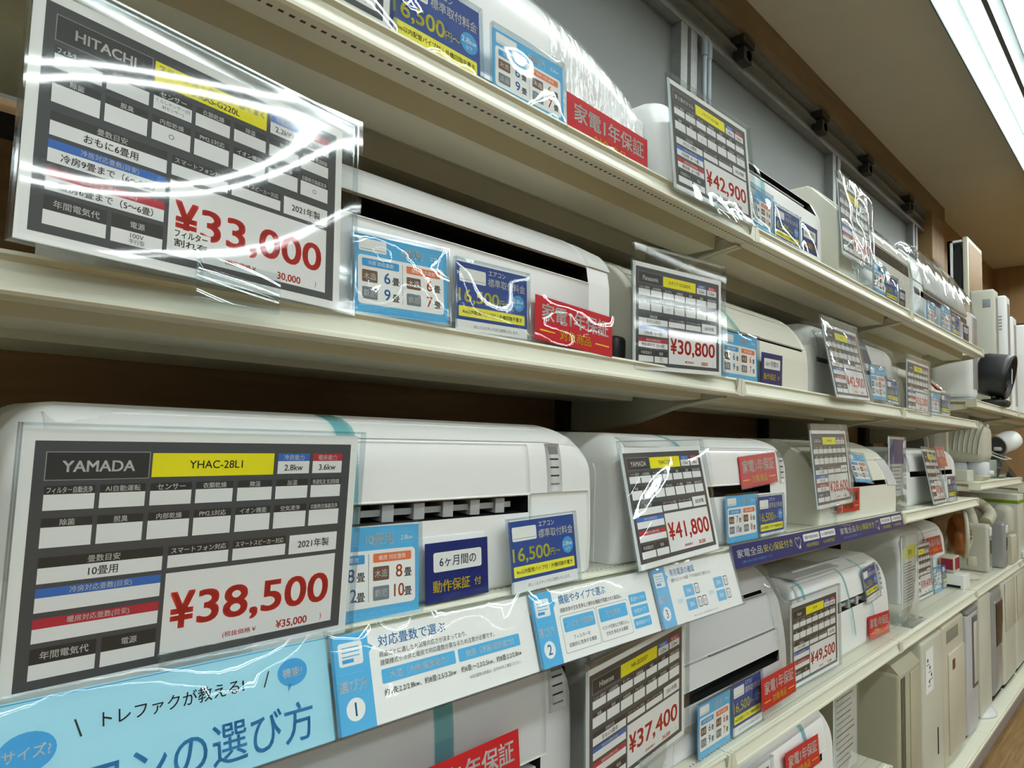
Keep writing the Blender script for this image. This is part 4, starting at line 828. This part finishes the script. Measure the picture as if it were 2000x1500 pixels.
def g2(p, W, H):
    g_head(p, W, H, 2); p.text('機能やタイプで選ぶ', 60, 84, 12.5, 'mid', al='L', w=112, bold=.006); p.text('自動洗浄や空気清浄など便利な機能が搭載された製品も。', 60, 69, 6.4, 'ink', al='L', w=150)
    for x0, t, a, b in ((56, 'フィルター自動洗浄', 'フィルターを', '自動的に洗浄する機能'), (140, '空気清浄', 'ホコリや花粉などを集じんし、', '空気を浄化する機能')):
        p.rr(x0, 10, x0 + 82, 62, 3, 'grey', 1); p.rr(x0 + .7, 10.7, x0 + 81.3, 61.3, 3, 'paper', 2); p.rr(x0 + 5, 38, x0 + 77, 58, 2.5, 'sky', 3); p.text(t, x0 + 41, 48, 8.5, 'white', maxw=64, lay=4, bold=.008)
        p.text(a, x0 + 41, 29, 6.0, 'ink', maxw=70, lay=4); p.text(b, x0 + 41, 20, 6.0, 'ink', maxw=70, lay=4)
    for i, t in enumerate(('室温サイクル', '除湿タイプ', '再熱除湿タイプ')): p.rr(228, 52 - i * 19, 276, 67 - i * 19, 2, 'sky', 3); p.text(t, 252, 59.5 - i * 19, 6.2, 'white', maxw=40, lay=4)
def g3(p, W, H):
    g_head(p, W, H, 3); p.text('専用電源の確認', 60, 86, 12, 'mid', al='L', w=84, bold=.006); p.text('設置するコンセントの電源・プラグの形状を必ずご確認ください。', 60, 73, 6, 'ink', al='L', w=140)
    for x0, n, ts in ((62, '100V', ('15A', '20A')), (172, '200V', ('20A', '30A'))):
        p.text(n, x0 + 12, 36, 7, 'outline'); 
        for j in range(2):
            p.rr(x0 + 30, 40 - j * 24, x0 + 64, 60 - j * 24, 2, 'sky', 2); p.text(ts[j], x0 + 47, 50 - j * 24, 7, 'white')
            for q in range(1 + (j if x0 < 100 else 0)):
                a = x0 + 68 + q * 18; p.rr(a, 41 - j * 24, a + 15, 59 - j * 24, 3, 'ink', 2); p.rr(a + 1.6, 42.6 - j * 24, a + 13.4, 57.4 - j * 24, 2.4, 'paper', 3); p.rect(a + 4, 47 - j * 24, a + 5.5, 54 - j * 24, 'ink', 4); p.rect(a + 9.5, 47 - j * 24, a + 11, 54 - j * 24, 'ink', 4); p.rect(a + 6, 44.5 - j * 24, a + 9, 46 - j * 24, 'ink', 4)
    p.text('※詳しくはスタッフまでお問い合わせください。', 150, 6, 4, 'slate', w=90)
guide('pale blue guide board titled in large blue lettering, leftmost on the third shelf', 0.086, .296, g0, seed=1, h=.101)
guide('white guide board with a blue tab numbered one', 0.386, .307, g1, seed=2)
guide('white guide board with a blue tab numbered two', 0.697, .298, g2, seed=3)
guide('white guide board with a blue tab numbered three, last of the row', 0.999, .292, g3, seed=4, m=SLEEVE2)
def bn(p, W, H):
    p.base(0, 0, W, H, 'indigo', .0006)
    for a in range(2):
        o = a * W / 2
        p.text('家電全品', o + 26, H * .60, H * .36, 'white', al='L', w=120, bold=.012); p.text('安心保証付き', o + 152, H * .60, H * .36, 'fyellow', al='L', w=158, bold=.01)
        for t in range(24):
            u = 2 * pi * t / 24; u2 = 2 * pi * (t + 1) / 24
            hx = lambda q: o + 342 + 15 * 1.15 * sin(q) ** 3; hy = lambda q: H * .54 + 15 * (0.82 * cos(q) - .31 * cos(2 * q) - .13 * cos(3 * q) - .06 * cos(4 * q))
            dx, dy = hx(u2) - hx(u), hy(u2) - hy(u); L = max(sqrt(dx * dx + dy * dy), 1e-6); nx_, ny_ = -dy / L * .7, dx / L * .7
            p.poly([(hx(u) - nx_, hy(u) - ny_), (hx(u2) - nx_, hy(u2) - ny_), (hx(u2) + nx_, hy(u2) + ny_), (hx(u) + nx_, hy(u) + ny_)], 'white', 2)
        p.poly(circ(o + 350, H * .30, 3.6, 4.6), 'white', 3)
        p.text('ご購入日から安心の保証サービス', o + 40, H * .22, H * .12, 'mid', al='L', w=150)
        for j, (t, u) in enumerate((('家電1年保証対象商品', '1年間の修理保証付'), ('6ヶ月動作保証商品', '6ヶ月の動作保証付'))):
            x = o + 376 + j * 112; p.rr(x, H * .50, x + 104, H * .86, H * .08, 'white', 2); p.text(t, x + 52, H * .68, H * .17, 'indigo', w=84, bold=.008); p.text(u, x + 52, H * .28, H * .20, 'fyellow', w=80, bold=.006)
guide('long indigo warranty banner with white and yellow lettering along the third shelf', 1.318, 1.205, bn, z=-.262, y=.6585, h=.0475, name='warranty_banner', seed=5, lean=.20, group='banners on the third shelf')
# ---- acrylic leaflet stands
def leaflet_stand(label, x, y, z, w, h, head, hc, lines, seed, yaw=0.0, lean=.02, foot=.06):
    M = Matrix.Translation((x, y, z)) @ Matrix.Rotation(yaw, 4, 'Z')
    r = thing('leaflet_stand', label, 'leaflet stand', M=M, group='clear acrylic leaflet stands')
    b = MB(); b.rbox(-.004, w + .004, -.002, .0, 0, h, .0008); b.rbox(-.004, w + .004, .004, .006, 0, h, .0008); b.rbox(-.004, w + .004, -.03, foot, 0, .003, .0008); b.build('acrylic_holder', CLEAR, r)
    p = Print(); W, H = w * 1000, h * 1000; p.base(0, H * .18, W, H - 4, 'paper', .0006)
    if hc: ht = H - 10 if hc == 'navy' else H * .87; p.rect(W * .06, H * head, W * .94, ht, hc, 1); p.text('ご案内', W * .5, (ht + H * head) / 2, min(H * .06, W * .2), 'white' if hc == 'navy' else 'ink', maxw=W * .7, bold=.01)
    rnd = random.Random(seed); n = lines
    for i in range(n):
        yy = H * (head - .05) - i * H * (head - .26) / n; p.rect(W * .12, yy, W * (.88 - rnd.random() * .25), yy + H * .012, 'slate' if i % 3 else 'ink', 1)
    o = p.build('leaflet', r); o.location = (0, .0035, 0)
leaflet_stand('tall acrylic leaflet stand with a blue header on the third shelf', 2.615, .725, TOP['C'] + .0005, .19, .262, .62, 'navy', 7, 1)
leaflet_stand('tall acrylic leaflet stand with a yellow header on the fourth shelf', 2.79, .735, TOP['D'] + .0005, .205, .325, .72, 'fyellow', 14, 2)
leaflet_stand('acrylic stand with a pinkish text sheet on the lowest shelf', 2.10, .735, EYE - 1.0293, .20, .325, .90, None, 12, 3)
# ---- things of the far display, each at its own distance
BLACK = mat('black_plastic', (30, 31, 33), 0.38); BLK2 = mat('black_inner', (14, 14, 15), 0.6); SILV = mat('silver_plastic', (168, 170, 172), 0.28, metal=0.3)
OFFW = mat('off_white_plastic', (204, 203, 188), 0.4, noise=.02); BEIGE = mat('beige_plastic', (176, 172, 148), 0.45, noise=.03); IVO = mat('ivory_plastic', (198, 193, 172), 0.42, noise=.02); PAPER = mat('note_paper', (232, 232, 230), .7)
FB = EYE + 0.205 + FACE; FC = EYE - 0.188 + FACE; FD = EYE - 0.689 + FACE; BD = EYE - 1.28
# circulator fan
f = thing('circulator_fan', 'black circulator fan with a round hood on the far second shelf', 'fan', (4.50, .715, FB))
b = MB(); b.rbox(-.075, .075, -.06, .06, 0, .042, .016, 4); b.build('base', BLACK, f)
b = MB(); b.tube([(0, 0, .04), (0, .0, .06)], .02, 12); b.rbox(-.06, .06, -.012, .012, .045, .06, .005); b.build('stem', BLACK, f)
R = Matrix.Translation((0, .0, .178)) @ Matrix.Rotation(radians(12), 4, 'X') @ Matrix.Rotation(pi / 2, 4, 'X') @ Matrix.Scale(.85, 4)
b = MB(); b.lathe([(0, -.09), (.11, -.088), (.130, -.075), (.138, -.05), (.144, .05), (.146, .08), (.140, .09), (.130, .085), (.126, .0)], R, 40); b.build('hood', BLACK, f)
b = MB(); b.lathe([(0, .0), (.126, .0)], R, 40); b.lathe([(0, .06), (.035, .058), (.04, .05), (.04, .0)], R, 24)
for k in range(30):
    a = 2 * pi * k / 30; b.tube([R @ Vector((.036 * cos(a), .036 * sin(a), .056)), R @ Vector((.09 * cos(a + .25), .09 * sin(a + .25), .066)), R @ Vector((.136 * cos(a + .4), .136 * sin(a + .4), .062))], .0018, 5)
b.build('grille', BLK2, f)
b = MB(); b.rbox(-.012, .012, -.074, -.073, .13, .215, .0005, M=Matrix.Rotation(0.25, 4, 'Y')); o = b.build('price_label', PAPER, f); o.location = (-.055, -.006, .0)
b = MB(); b.rbox(-.018, .018, -.012, .012, 0, .046, .010, 4); tag(b.build('cord_plug', BLACK, None, (.972, .712, TOP['B'] + .0005)), 'small rounded black plug on the second shelf right of the red tag', 'plug')
# tall heater behind the shelf end
f = thing('tower_heater', 'white tower heater standing at the near end of the far second shelf', 'heater', (3.97, .80, FB))
b = MB(); b.rbox(-.07, .07, -.09, .09, .012, .45, .03, 4); b.build('body', WHITE, f); b = MB(); b.rbox(-.075, .075, -.094, .095, 0, .014, .005); b.build('base', SILV, f); b = MB(); b.rbox(-.045, .045, -.0935, -.089, .06, .42, .002); b.build('grille', SILV, f)
# tall flat towers
def tower(label, x, y0, y1, w_, h, m, detail, z=FB):
    f = thing('air_purifier', label, 'air purifier', (x, y0, z), 'flat white towers on the far second shelf'); D = y1 - y0
    b = MB(); b.rbox(0, w_, 0, D, .008, h, .014, 3); b.build('body', m, f); b = MB(); b.rbox(.01, w_ - .01, .01, D - .01, 0, .01, .003); b.build('base', BLK2, f)
    if detail == 'label': b = MB(); b.rbox(-.001, .0, .02, .06, h - .11, h - .06, .0003); b.build('maker_plate', mat('plate_grey', (150, 152, 160), .4), f)
    if detail == 'top': b = MB(); b.rbox(.012, w_ - .012, .012, D - .012, h - .002, h + .014, .006); b.build('control_top', BLACK, f)
    if detail == 'vent':
        b = MB()
        for i in range(5): b.box(-.001, .0, D * .25, D * .75, h - .14 - i * .02, h - .13 - i * .02)
        b.build('vent', SILV, f)
    b = MB(); b.box(w_ * .25, w_ * .75, -.0012, .0, .05, h - .05); b.build('front_groove', SILV, f)
tower('tall light grey tower with a maker plate, nearest of the far towers', 4.75, .747, .871, .12, .718, OFFW, 'label')
tower('white tower with a vented side, second of the far towers', 5.05, .735, .83, .13, .73, WHITE, 'vent')
tower('white tower with a black control top, third of the far towers', 5.30, .739, .86, .14, .635, WHITE, 'top')
tower('white tower at the right edge, last of the far towers', 5.60, .70, .88, .16, .62, WHITE, 'top')
# framed oak panel heater on the top, behind the last wrapped unit
f = thing('panel_speaker', 'white framed cabinet with an oak front and an oval side opening under the ceiling', 'cabinet', (5.20, .973, FB))
b = MB(); b.box(0, .40, .012, .10, 0, .010); b.box(0, .40, .012, .10, 1.15, 1.165); b.box(.38, .40, .012, .10, 0, 1.165); b.box(0, .38, .085, .10, 0, 1.165); b.box(0, .012, .07, .10, 0, 1.165); b.build('case', WHITE, f)
b = MB(); pts = circ(.042, .97, .026, .17, 28); b.prism([(y, z) for y, z in pts], .004, .02); b.build('side_opening', BLK2, f)
b = MB(); b.rbox(-.006, .45, -.016, .012, 0, 1.18, .003); b.build('front_frame', IVO, f)
b = MB(); b.box(.03, .43, -.018, -.0155, .03, 1.15); b.build('oak_front', OAKV, f)
# white humidifier with a fluted dome, cylindrical tank base
f = thing('humidifier', 'large white humidifier with a fluted shoulder and cylindrical base on the far third shelf', 'humidifier', (4.28, .845, FC))
b = MB(); b.lathe([(0, 0), (.05, 0), (.05, .085), (.045, .092), (0, .092)], Matrix.Translation((0, -.083, .0)), 32); b.tube([(.0, -.13, .035), (.0, -.152, .035)], .013, 12); b.rbox(-.05, .06, -.04, .03, 0, .09, .01); b.build('base', mat('bluish_white', (222, 226, 234), .35), f)
b = MB(); b.rbox(-.09, .10, -.135, .10, .088, .29, .045, 5); b.rbox(-.07, .08, -.10, .08, .27, .31, .02, 4); b.build('body', OFFW, f)
for k in range(6):
    b = MB(); b.tube([(-.0915 + .002 * sin(t * .5), -.10 + k * .022 - .03 * (t / 8) ** 2, .13 + .019 * t + .004 * k) for t in range(9)], .0045, 6); b.build('flute', OFFW, f)
b = MB(); b.rbox(-.098, -.089, .03, .075, .13, .25, .004); b.rbox(-.10, -.095, .045, .06, .14, .165, .002); b.build('control_panel', OFFW, f)
b = MB(); b.rbox(-.02, .05, -.1285, -.1245, .18, .29, .002); b.build('water_window', mat('window_grey', (196, 204, 214), .1), f)
f = thing('appliance_tray', 'flat white tray and box base in front of the humidifier', 'tray', (3.90, .745, FC))
b = MB(); b.rbox(-.07, .07, -.02, .09, 0, .055, .004); b.build('box', OFFW, f); b = MB(); b.prism([(-.045, .0), (-.065, .022), (-.062, .024), (.03, .024), (.03, .0)], .075, .24); b.build('tray', IVO, f)
f = thing('white_panel_board', 'tall white board leaning behind the humidifier at the near end', 'board', (3.86, .83, FC))
b = MB(); b.rbox(-.008, .008, -.02, .16, 0, .315, .006); b.build('sheet', IVO, f); b = MB(); b.box(-.0095, -.0078, .00, .035, .10, .24); b.build('note', PAPER, f)
f = thing('sound_panel', 'rounded grey board in the dark gap behind the acrylic stand', 'board', (3.80, .98, FC)); b = MB(); b.prism([(y, z) for y, z in rrect(-.10, 0, .10, .27, .09, 8)], -.01, .01); b.build('sheet', LGREY, f); b = MB(); b.prism([(y, z) for y, z in rrect(-.085, .015, .085, .255, .078, 8)], -.0115, -.0099); b.build('inset', mat('mid_grey', (120, 120, 116), .6), f)
# clear bin, blue box, kettle, black appliance
BIN = film('smoky_bin', rough=.15, tint=(.78, .83, .83), base=.05)
f = thing('storage_bin', 'clear open plastic bin with a slanted rim on the far third shelf', 'bin', (4.62, .80, FC))
b = MB(); b.box(-.11, .11, -.10, .10, 0, .004)
for q in ([(-.11, -.09, .004), (.11, -.09, .004), (.12, -.115, .107), (-.12, -.115, .107)], [(-.11, .10, .004), (-.12, .12, .20), (.12, .12, .20), (.11, .10, .004)], [(-.11, -.09, .004), (-.12, -.115, .107), (-.12, .12, .20), (-.11, .10, .004)], [(.11, -.09, .004), (.11, .10, .004), (.12, .12, .20), (.12, -.115, .107)]): b.add(q, [(0, 1, 2, 3)])
b.build('walls', BIN, f); b = MB(); b.tube([(-.12, .12, .20), (-.12, -.115, .107), (.12, -.115, .107), (.12, .12, .20), (-.12, .12, .20)], .004, 6); b.build('rim', mat('clear_rim_solid', (214, 222, 220), .2), f)
b = MB(); b.rbox(-.1, .1, -.05, .07, .005, .10, .004); tag(b.build('white_carton', OFFW, None, (4.62, .80, FC)), 'white carton inside the clear bin on the far shelf', 'box')
b = MB(); b.rbox(-.06, .06, -.05, .05, 0, .30, .003); tag(b.build('blue_carton', mat('carton_blue', (58, 112, 150), .6), None, (4.86, .93, FC)), 'upright blue carton behind the clear bin', 'box')
f = thing('hand_blower', 'white barrel shaped blower with a grey mouth above the black appliance', 'blower', (4.86, .765, FC + .185)); RB = Matrix.Rotation(radians(68), 4, 'Y') @ Matrix.Rotation(radians(30), 4, 'X')
b = MB(); b.lathe([(.05, 0), (.058, .01), (.06, .09), (.05, .13), (0, .14)], RB, 24); b.build('barrel', WHITE, f); b = MB(); b.lathe([(0, .004), (.052, .004), (.056, .0)], RB, 24); b.build('mouth', mat('mouth_grey', (110, 108, 102), .6), f); b = MB(); b.rbox(-.02, .02, -.02, .02, -.034, -.01, .008); b.build('grip', WHITE, f)
f = thing('black_appliance', 'black slanted appliance with a silver badge on the far third shelf', 'appliance', (4.90, .69, FC)); b = MB(); b.prism([(-.0, 0), (.06, .09), (.06, .13), (.10, .13), (.12, 0)], -.08, .08); b.build('body', BLACK, f); b = MB(); b.rbox(-.082, -.08, .05, .085, .05, .058, .001); b.build('badge', SILV, f)
# heater fan with copper dish
f = thing('dish_heater', 'round dish heater with a copper coloured rim and white grille on the far fourth shelf', 'heater', (4.12, .825, FD)); f.rotation_euler = (0, 0, .3); RD = Matrix.Translation((0, -.02, .215)) @ Matrix.Rotation(pi / 2, 4, 'X') @ Matrix.Scale(.72, 4)
b = MB(); b.lathe([(.02, -.10), (.10, -.085), (.145, -.05), (.155, .0)], RD, 40); b.lathe([(.150, .0), (.14, -.046), (.096, -.08), (0, -.09)], RD, 40); b.build('dish', mat('copper_dish', (176, 112, 66), .25, metal=.75), f)
b = MB(); b.lathe([(.148, -.004), (.166, -.004), (.170, .012), (.160, .022), (.148, .018)], RD, 40); 
for k in range(18):
    a = 2 * pi * k / 18; b.tube([RD @ Vector((.155 * cos(a), .155 * sin(a), .012)), RD @ Vector((.05 * cos(a), .05 * sin(a), .05)), RD @ Vector((.01 * cos(a), .01 * sin(a), .052))], .002, 5)
b.build('grille', IVO, f); b = MB(); b.tube([(0, .07, .0), (0, .07, .15), (0, .04, .21)], .02, 12); b.lathe([(0, 0), (.09, 0), (.09, .012), (.03, .03), (0, .03)], None, 28); b.build('stand', IVO, f)
b = MB(); b.rbox(-.015, .015, -.075, -.035, .06, .11, .006); b.build('switch_box', IVO, f)
# small white box with a magenta label
f = thing('small_purifier', 'small white box appliance with a dark red label at the end of the fourth shelf', 'appliance', (3.80, .775, FD)); 
b = MB(); b.rbox(-.055, .07, -.045, .06, .0, .068, .006); b.build('base', WHITE, f); b = MB(); b.rbox(-.05, .065, -.005, .055, .068, .145, .006); b.build('tank', IVO, f); b = MB(); b.box(-.0505, -.0495, .0, .05, .085, .135); b.box(-.03, .05, -.0065, -.0048, .085, .138); b.build('red_label', mat('label_magenta', (150, 30, 52), .5), f); b = MB(); b.box(-.0565, -.0545, -.03, .035, .006, .018); b.build('vent', BLK2, f)
# futon dryers with corrugated hoses
def dryer(label, x, y, m, hose):
    f = thing('futon_dryer', label, 'futon dryer', (x, y, FD), 'upright futon dryers')
    b = MB(); b.rbox(-.05, .05, -.06, .10, 0, .255, .018, 4); b.build('body', m, f); b = MB(); b.rbox(-.03, .03, -.0625, -.058, .03, .23, .002); b.build('front_panel', SILV, f); b = MB(); b.rbox(-.018, .018, -.064, -.0615, .10, .17, .002); b.build('window', mat('smoke_window', (70, 66, 60), .15), f); b = MB(); b.rbox(-.022, .022, -.066, -.060, .195, .24, .006); b.build('handle', WHITE, f)
    if hose:
        pts = [Vector(p) for p in hose]; P = []; n = 60
        for i in range(n + 1):
            t = i / n * (len(pts) - 1); k = min(int(t), len(pts) - 2); u = t - k
            p0, p1, p2, p3 = pts[max(k - 1, 0)], pts[k], pts[k + 1], pts[min(k + 2, len(pts) - 1)]
            P.append(.5 * ((2 * p1) + (p2 - p0) * u + (2 * p0 - 5 * p1 + 4 * p2 - p3) * u * u + (3 * p1 - p0 - 3 * p2 + p3) * u ** 3))
        b = MB(); b.tube(P, [.034 if i % 2 else .030 for i in range(n + 1)], 14); b.build('hose', IVO, f)
dryer('white futon dryer whose corrugated hose loops up, near one of the pair', 4.42, .80, OFFW, [(0, .02, .24), (.0, .03, .29), (.02, .05, .345), (.09, .05, .375), (.14, .0, .345), (.12, -.04, .30), (.06, -.03, .26)])
dryer('silver edged futon dryer beside the one with the hose', 4.66, .765, SILV, None)
# green banded carton and handheld cleaner, vent box
f = thing('appliance_carton', 'large white carton with a green band on the far fourth shelf', 'box', (5.17, .86, FD)); b = MB(); b.rbox(-.11, .11, -.155, .15, 0, .39, .003); b.build('carton', OFFW, f); b = MB(); b.box(-.1106, .1106, -.1556, .1506, .335, .355); b.build('green_band', mat('band_green', (120, 160, 20), .5), f)
f = thing('dehumidifier', 'white dehumidifier with a rounded head and a dark square vent', 'dehumidifier', (4.90, .765, FD)); b = MB(); b.rbox(-.07, .07, -.065, .05, 0, .165, .008); b.build('base', IVO, f); b = MB(); b.rbox(-.065, .065, -.06, .045, .165, .335, .04, 5); b.build('head', OFFW, f)
b = MB()
for i in range(6):
    for j in range(5): b.box(-.0712, -.0698, -.03 + j * .013, -.02 + j * .013, .03 + i * .02, .045 + i * .02)
b.build('vent', BLK2, f); b = MB(); b.box(-.0665, -.0645, -.03, .02, .27, .29); b.build('control_panel', LGREY, f)
b = MB(); b.rbox(-.12, .12, -.08, .12, 0, .16, .02); tag(b.build('black_bag', BLACK, None, (5.50, .80, FD)), 'black fabric bag at the right edge of the far fourth shelf', 'bag')
f = thing('striped_pouch', 'white pouch with two black stripes at the right edge of the far fourth shelf', 'pouch', (5.20, .675, FD)); b = MB(); b.rbox(-.05, .14, -.035, .03, 0, .045, .01); b.build('pouch', PAPER, f); b = MB(); b.box(-.051, .141, -.0358, -.0348, .014, .019); b.box(-.051, .141, -.0358, -.0348, .028, .033); b.build('stripe', BLACK, f)
# ---- floor standing units on the base deck, nearest first
def floor_unit(name, label, cat, x, w_, y, D, h, m, r=.02, seg=4):
    f = thing(name, label, cat, (x, y, BD + .0006), 'floor standing units on the base shelf'); b = MB(); b.rbox(0, w_, 0, D, .012, h, r, seg); b.build('body', m, f)
    b = MB(); b.rbox(.012, w_ - .012, .012, D - .012, 0, .014, .004); b.build('base', BLK2, f); return f
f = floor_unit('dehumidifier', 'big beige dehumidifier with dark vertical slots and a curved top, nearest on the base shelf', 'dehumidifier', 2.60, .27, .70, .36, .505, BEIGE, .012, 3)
b = MB()
for i in range(4): b.box(.018 + i * .014, .023 + i * .014, -.0012, .0005, .03, .49)
b.build('front_slots', BLK2, f); b = MB(); b.prism([(0.0, .0), (.10, .0), (.10, .05), (.03, .03)], .01, .26, M=Matrix.Translation((0, 0, .50))); b.build('curved_top', BEIGE, f); b = MB(); b.box(-.0012, .0, .16, .24, .40, .44); b.build('rating_plate', LGREY, f)
b = MB(); b.rbox(.125, .24, -.004, .0005, .02, .49, .002); b.build('front_panel', BEIGE, f)
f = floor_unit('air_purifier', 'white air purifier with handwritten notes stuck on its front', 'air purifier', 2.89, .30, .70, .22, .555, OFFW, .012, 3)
b = MB(); b.rbox(.20, .215, -.001, .0005, .10, .20, .0005); b.build('front_slot', BLK2, f)
b = Print(); b.base(0, 0, 110, 160, 'paper', .0004)
for i, (x_, y_) in enumerate(((30, 120), (60, 90), (50, 40), (80, 60))): b.poly(circ(x_, y_, 9, 7), 'ink', 1); b.rect(x_ - 20, y_ - 18, x_ + 22, y_ - 14, 'slate', 1)
o = b.build('note', f); o.location = (.04, -.0012, .36)
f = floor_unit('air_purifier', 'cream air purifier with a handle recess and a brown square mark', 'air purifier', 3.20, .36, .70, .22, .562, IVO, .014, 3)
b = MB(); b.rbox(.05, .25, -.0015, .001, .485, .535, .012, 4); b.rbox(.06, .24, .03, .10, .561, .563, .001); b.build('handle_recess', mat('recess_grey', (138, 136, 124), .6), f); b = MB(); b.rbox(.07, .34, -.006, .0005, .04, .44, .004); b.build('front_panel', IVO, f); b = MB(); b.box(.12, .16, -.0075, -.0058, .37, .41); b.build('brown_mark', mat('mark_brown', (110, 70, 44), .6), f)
f = floor_unit('air_purifier', 'slim grey white air purifier with a grey top and tall window', 'air purifier', 3.62, .22, .70, .28, .535, mat('cool_white', (192, 192, 196), .35), .012, 3)
b = MB(); b.rbox(.002, .218, -.004, .10, .53, .555, .014, 4); b.build('top_cover', mat('warm_grey', (142, 140, 140), .3), f); b = MB(); b.rbox(.10, .19, -.006, .001, .20, .515, .02, 4); b.build('window_frame', mat('frame_grey', (104, 102, 100), .45), f); b = MB(); b.rbox(.108, .182, -.0075, -.005, .22, .49, .006); b.build('window', mat('pale_screen', (206, 202, 188), .2), f)
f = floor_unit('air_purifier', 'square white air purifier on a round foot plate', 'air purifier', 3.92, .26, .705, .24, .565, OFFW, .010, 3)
b = MB(); b.lathe([(0, 0), (.14, 0), (.14, .008), (.12, .016), (0, .02)], Matrix.Translation((.13, .10, -.0)), 32); b.build('foot_plate', LGREY, f); b = MB(); b.box(.06, .2, .03, .08, .5645, .566); b.build('top_vent', LGREY, f)
f = floor_unit('air_purifier', 'dark silver air purifier with a glossy arched front window', 'air purifier', 4.24, .26, .705, .24, .56, mat('dark_silver', (150, 150, 148), .25), .04, 5)
b = MB(); b.rbox(.03, .23, -.005, .01, .26, .50, .035, 5); b.build('window_rim', mat('chrome', (190, 192, 194), .2, metal=.6), f); b = MB(); b.rbox(.042, .218, -.008, -.002, .272, .488, .028, 5); b.build('window', mat('smoked_glass', (40, 40, 42), .04), f)
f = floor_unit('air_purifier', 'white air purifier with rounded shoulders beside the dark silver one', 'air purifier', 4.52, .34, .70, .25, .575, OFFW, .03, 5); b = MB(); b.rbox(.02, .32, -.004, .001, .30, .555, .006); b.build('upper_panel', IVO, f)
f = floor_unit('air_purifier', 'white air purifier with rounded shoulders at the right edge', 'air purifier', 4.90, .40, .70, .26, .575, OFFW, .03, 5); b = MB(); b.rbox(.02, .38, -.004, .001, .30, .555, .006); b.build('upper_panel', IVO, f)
bpy.data.objects.remove(_tobj)
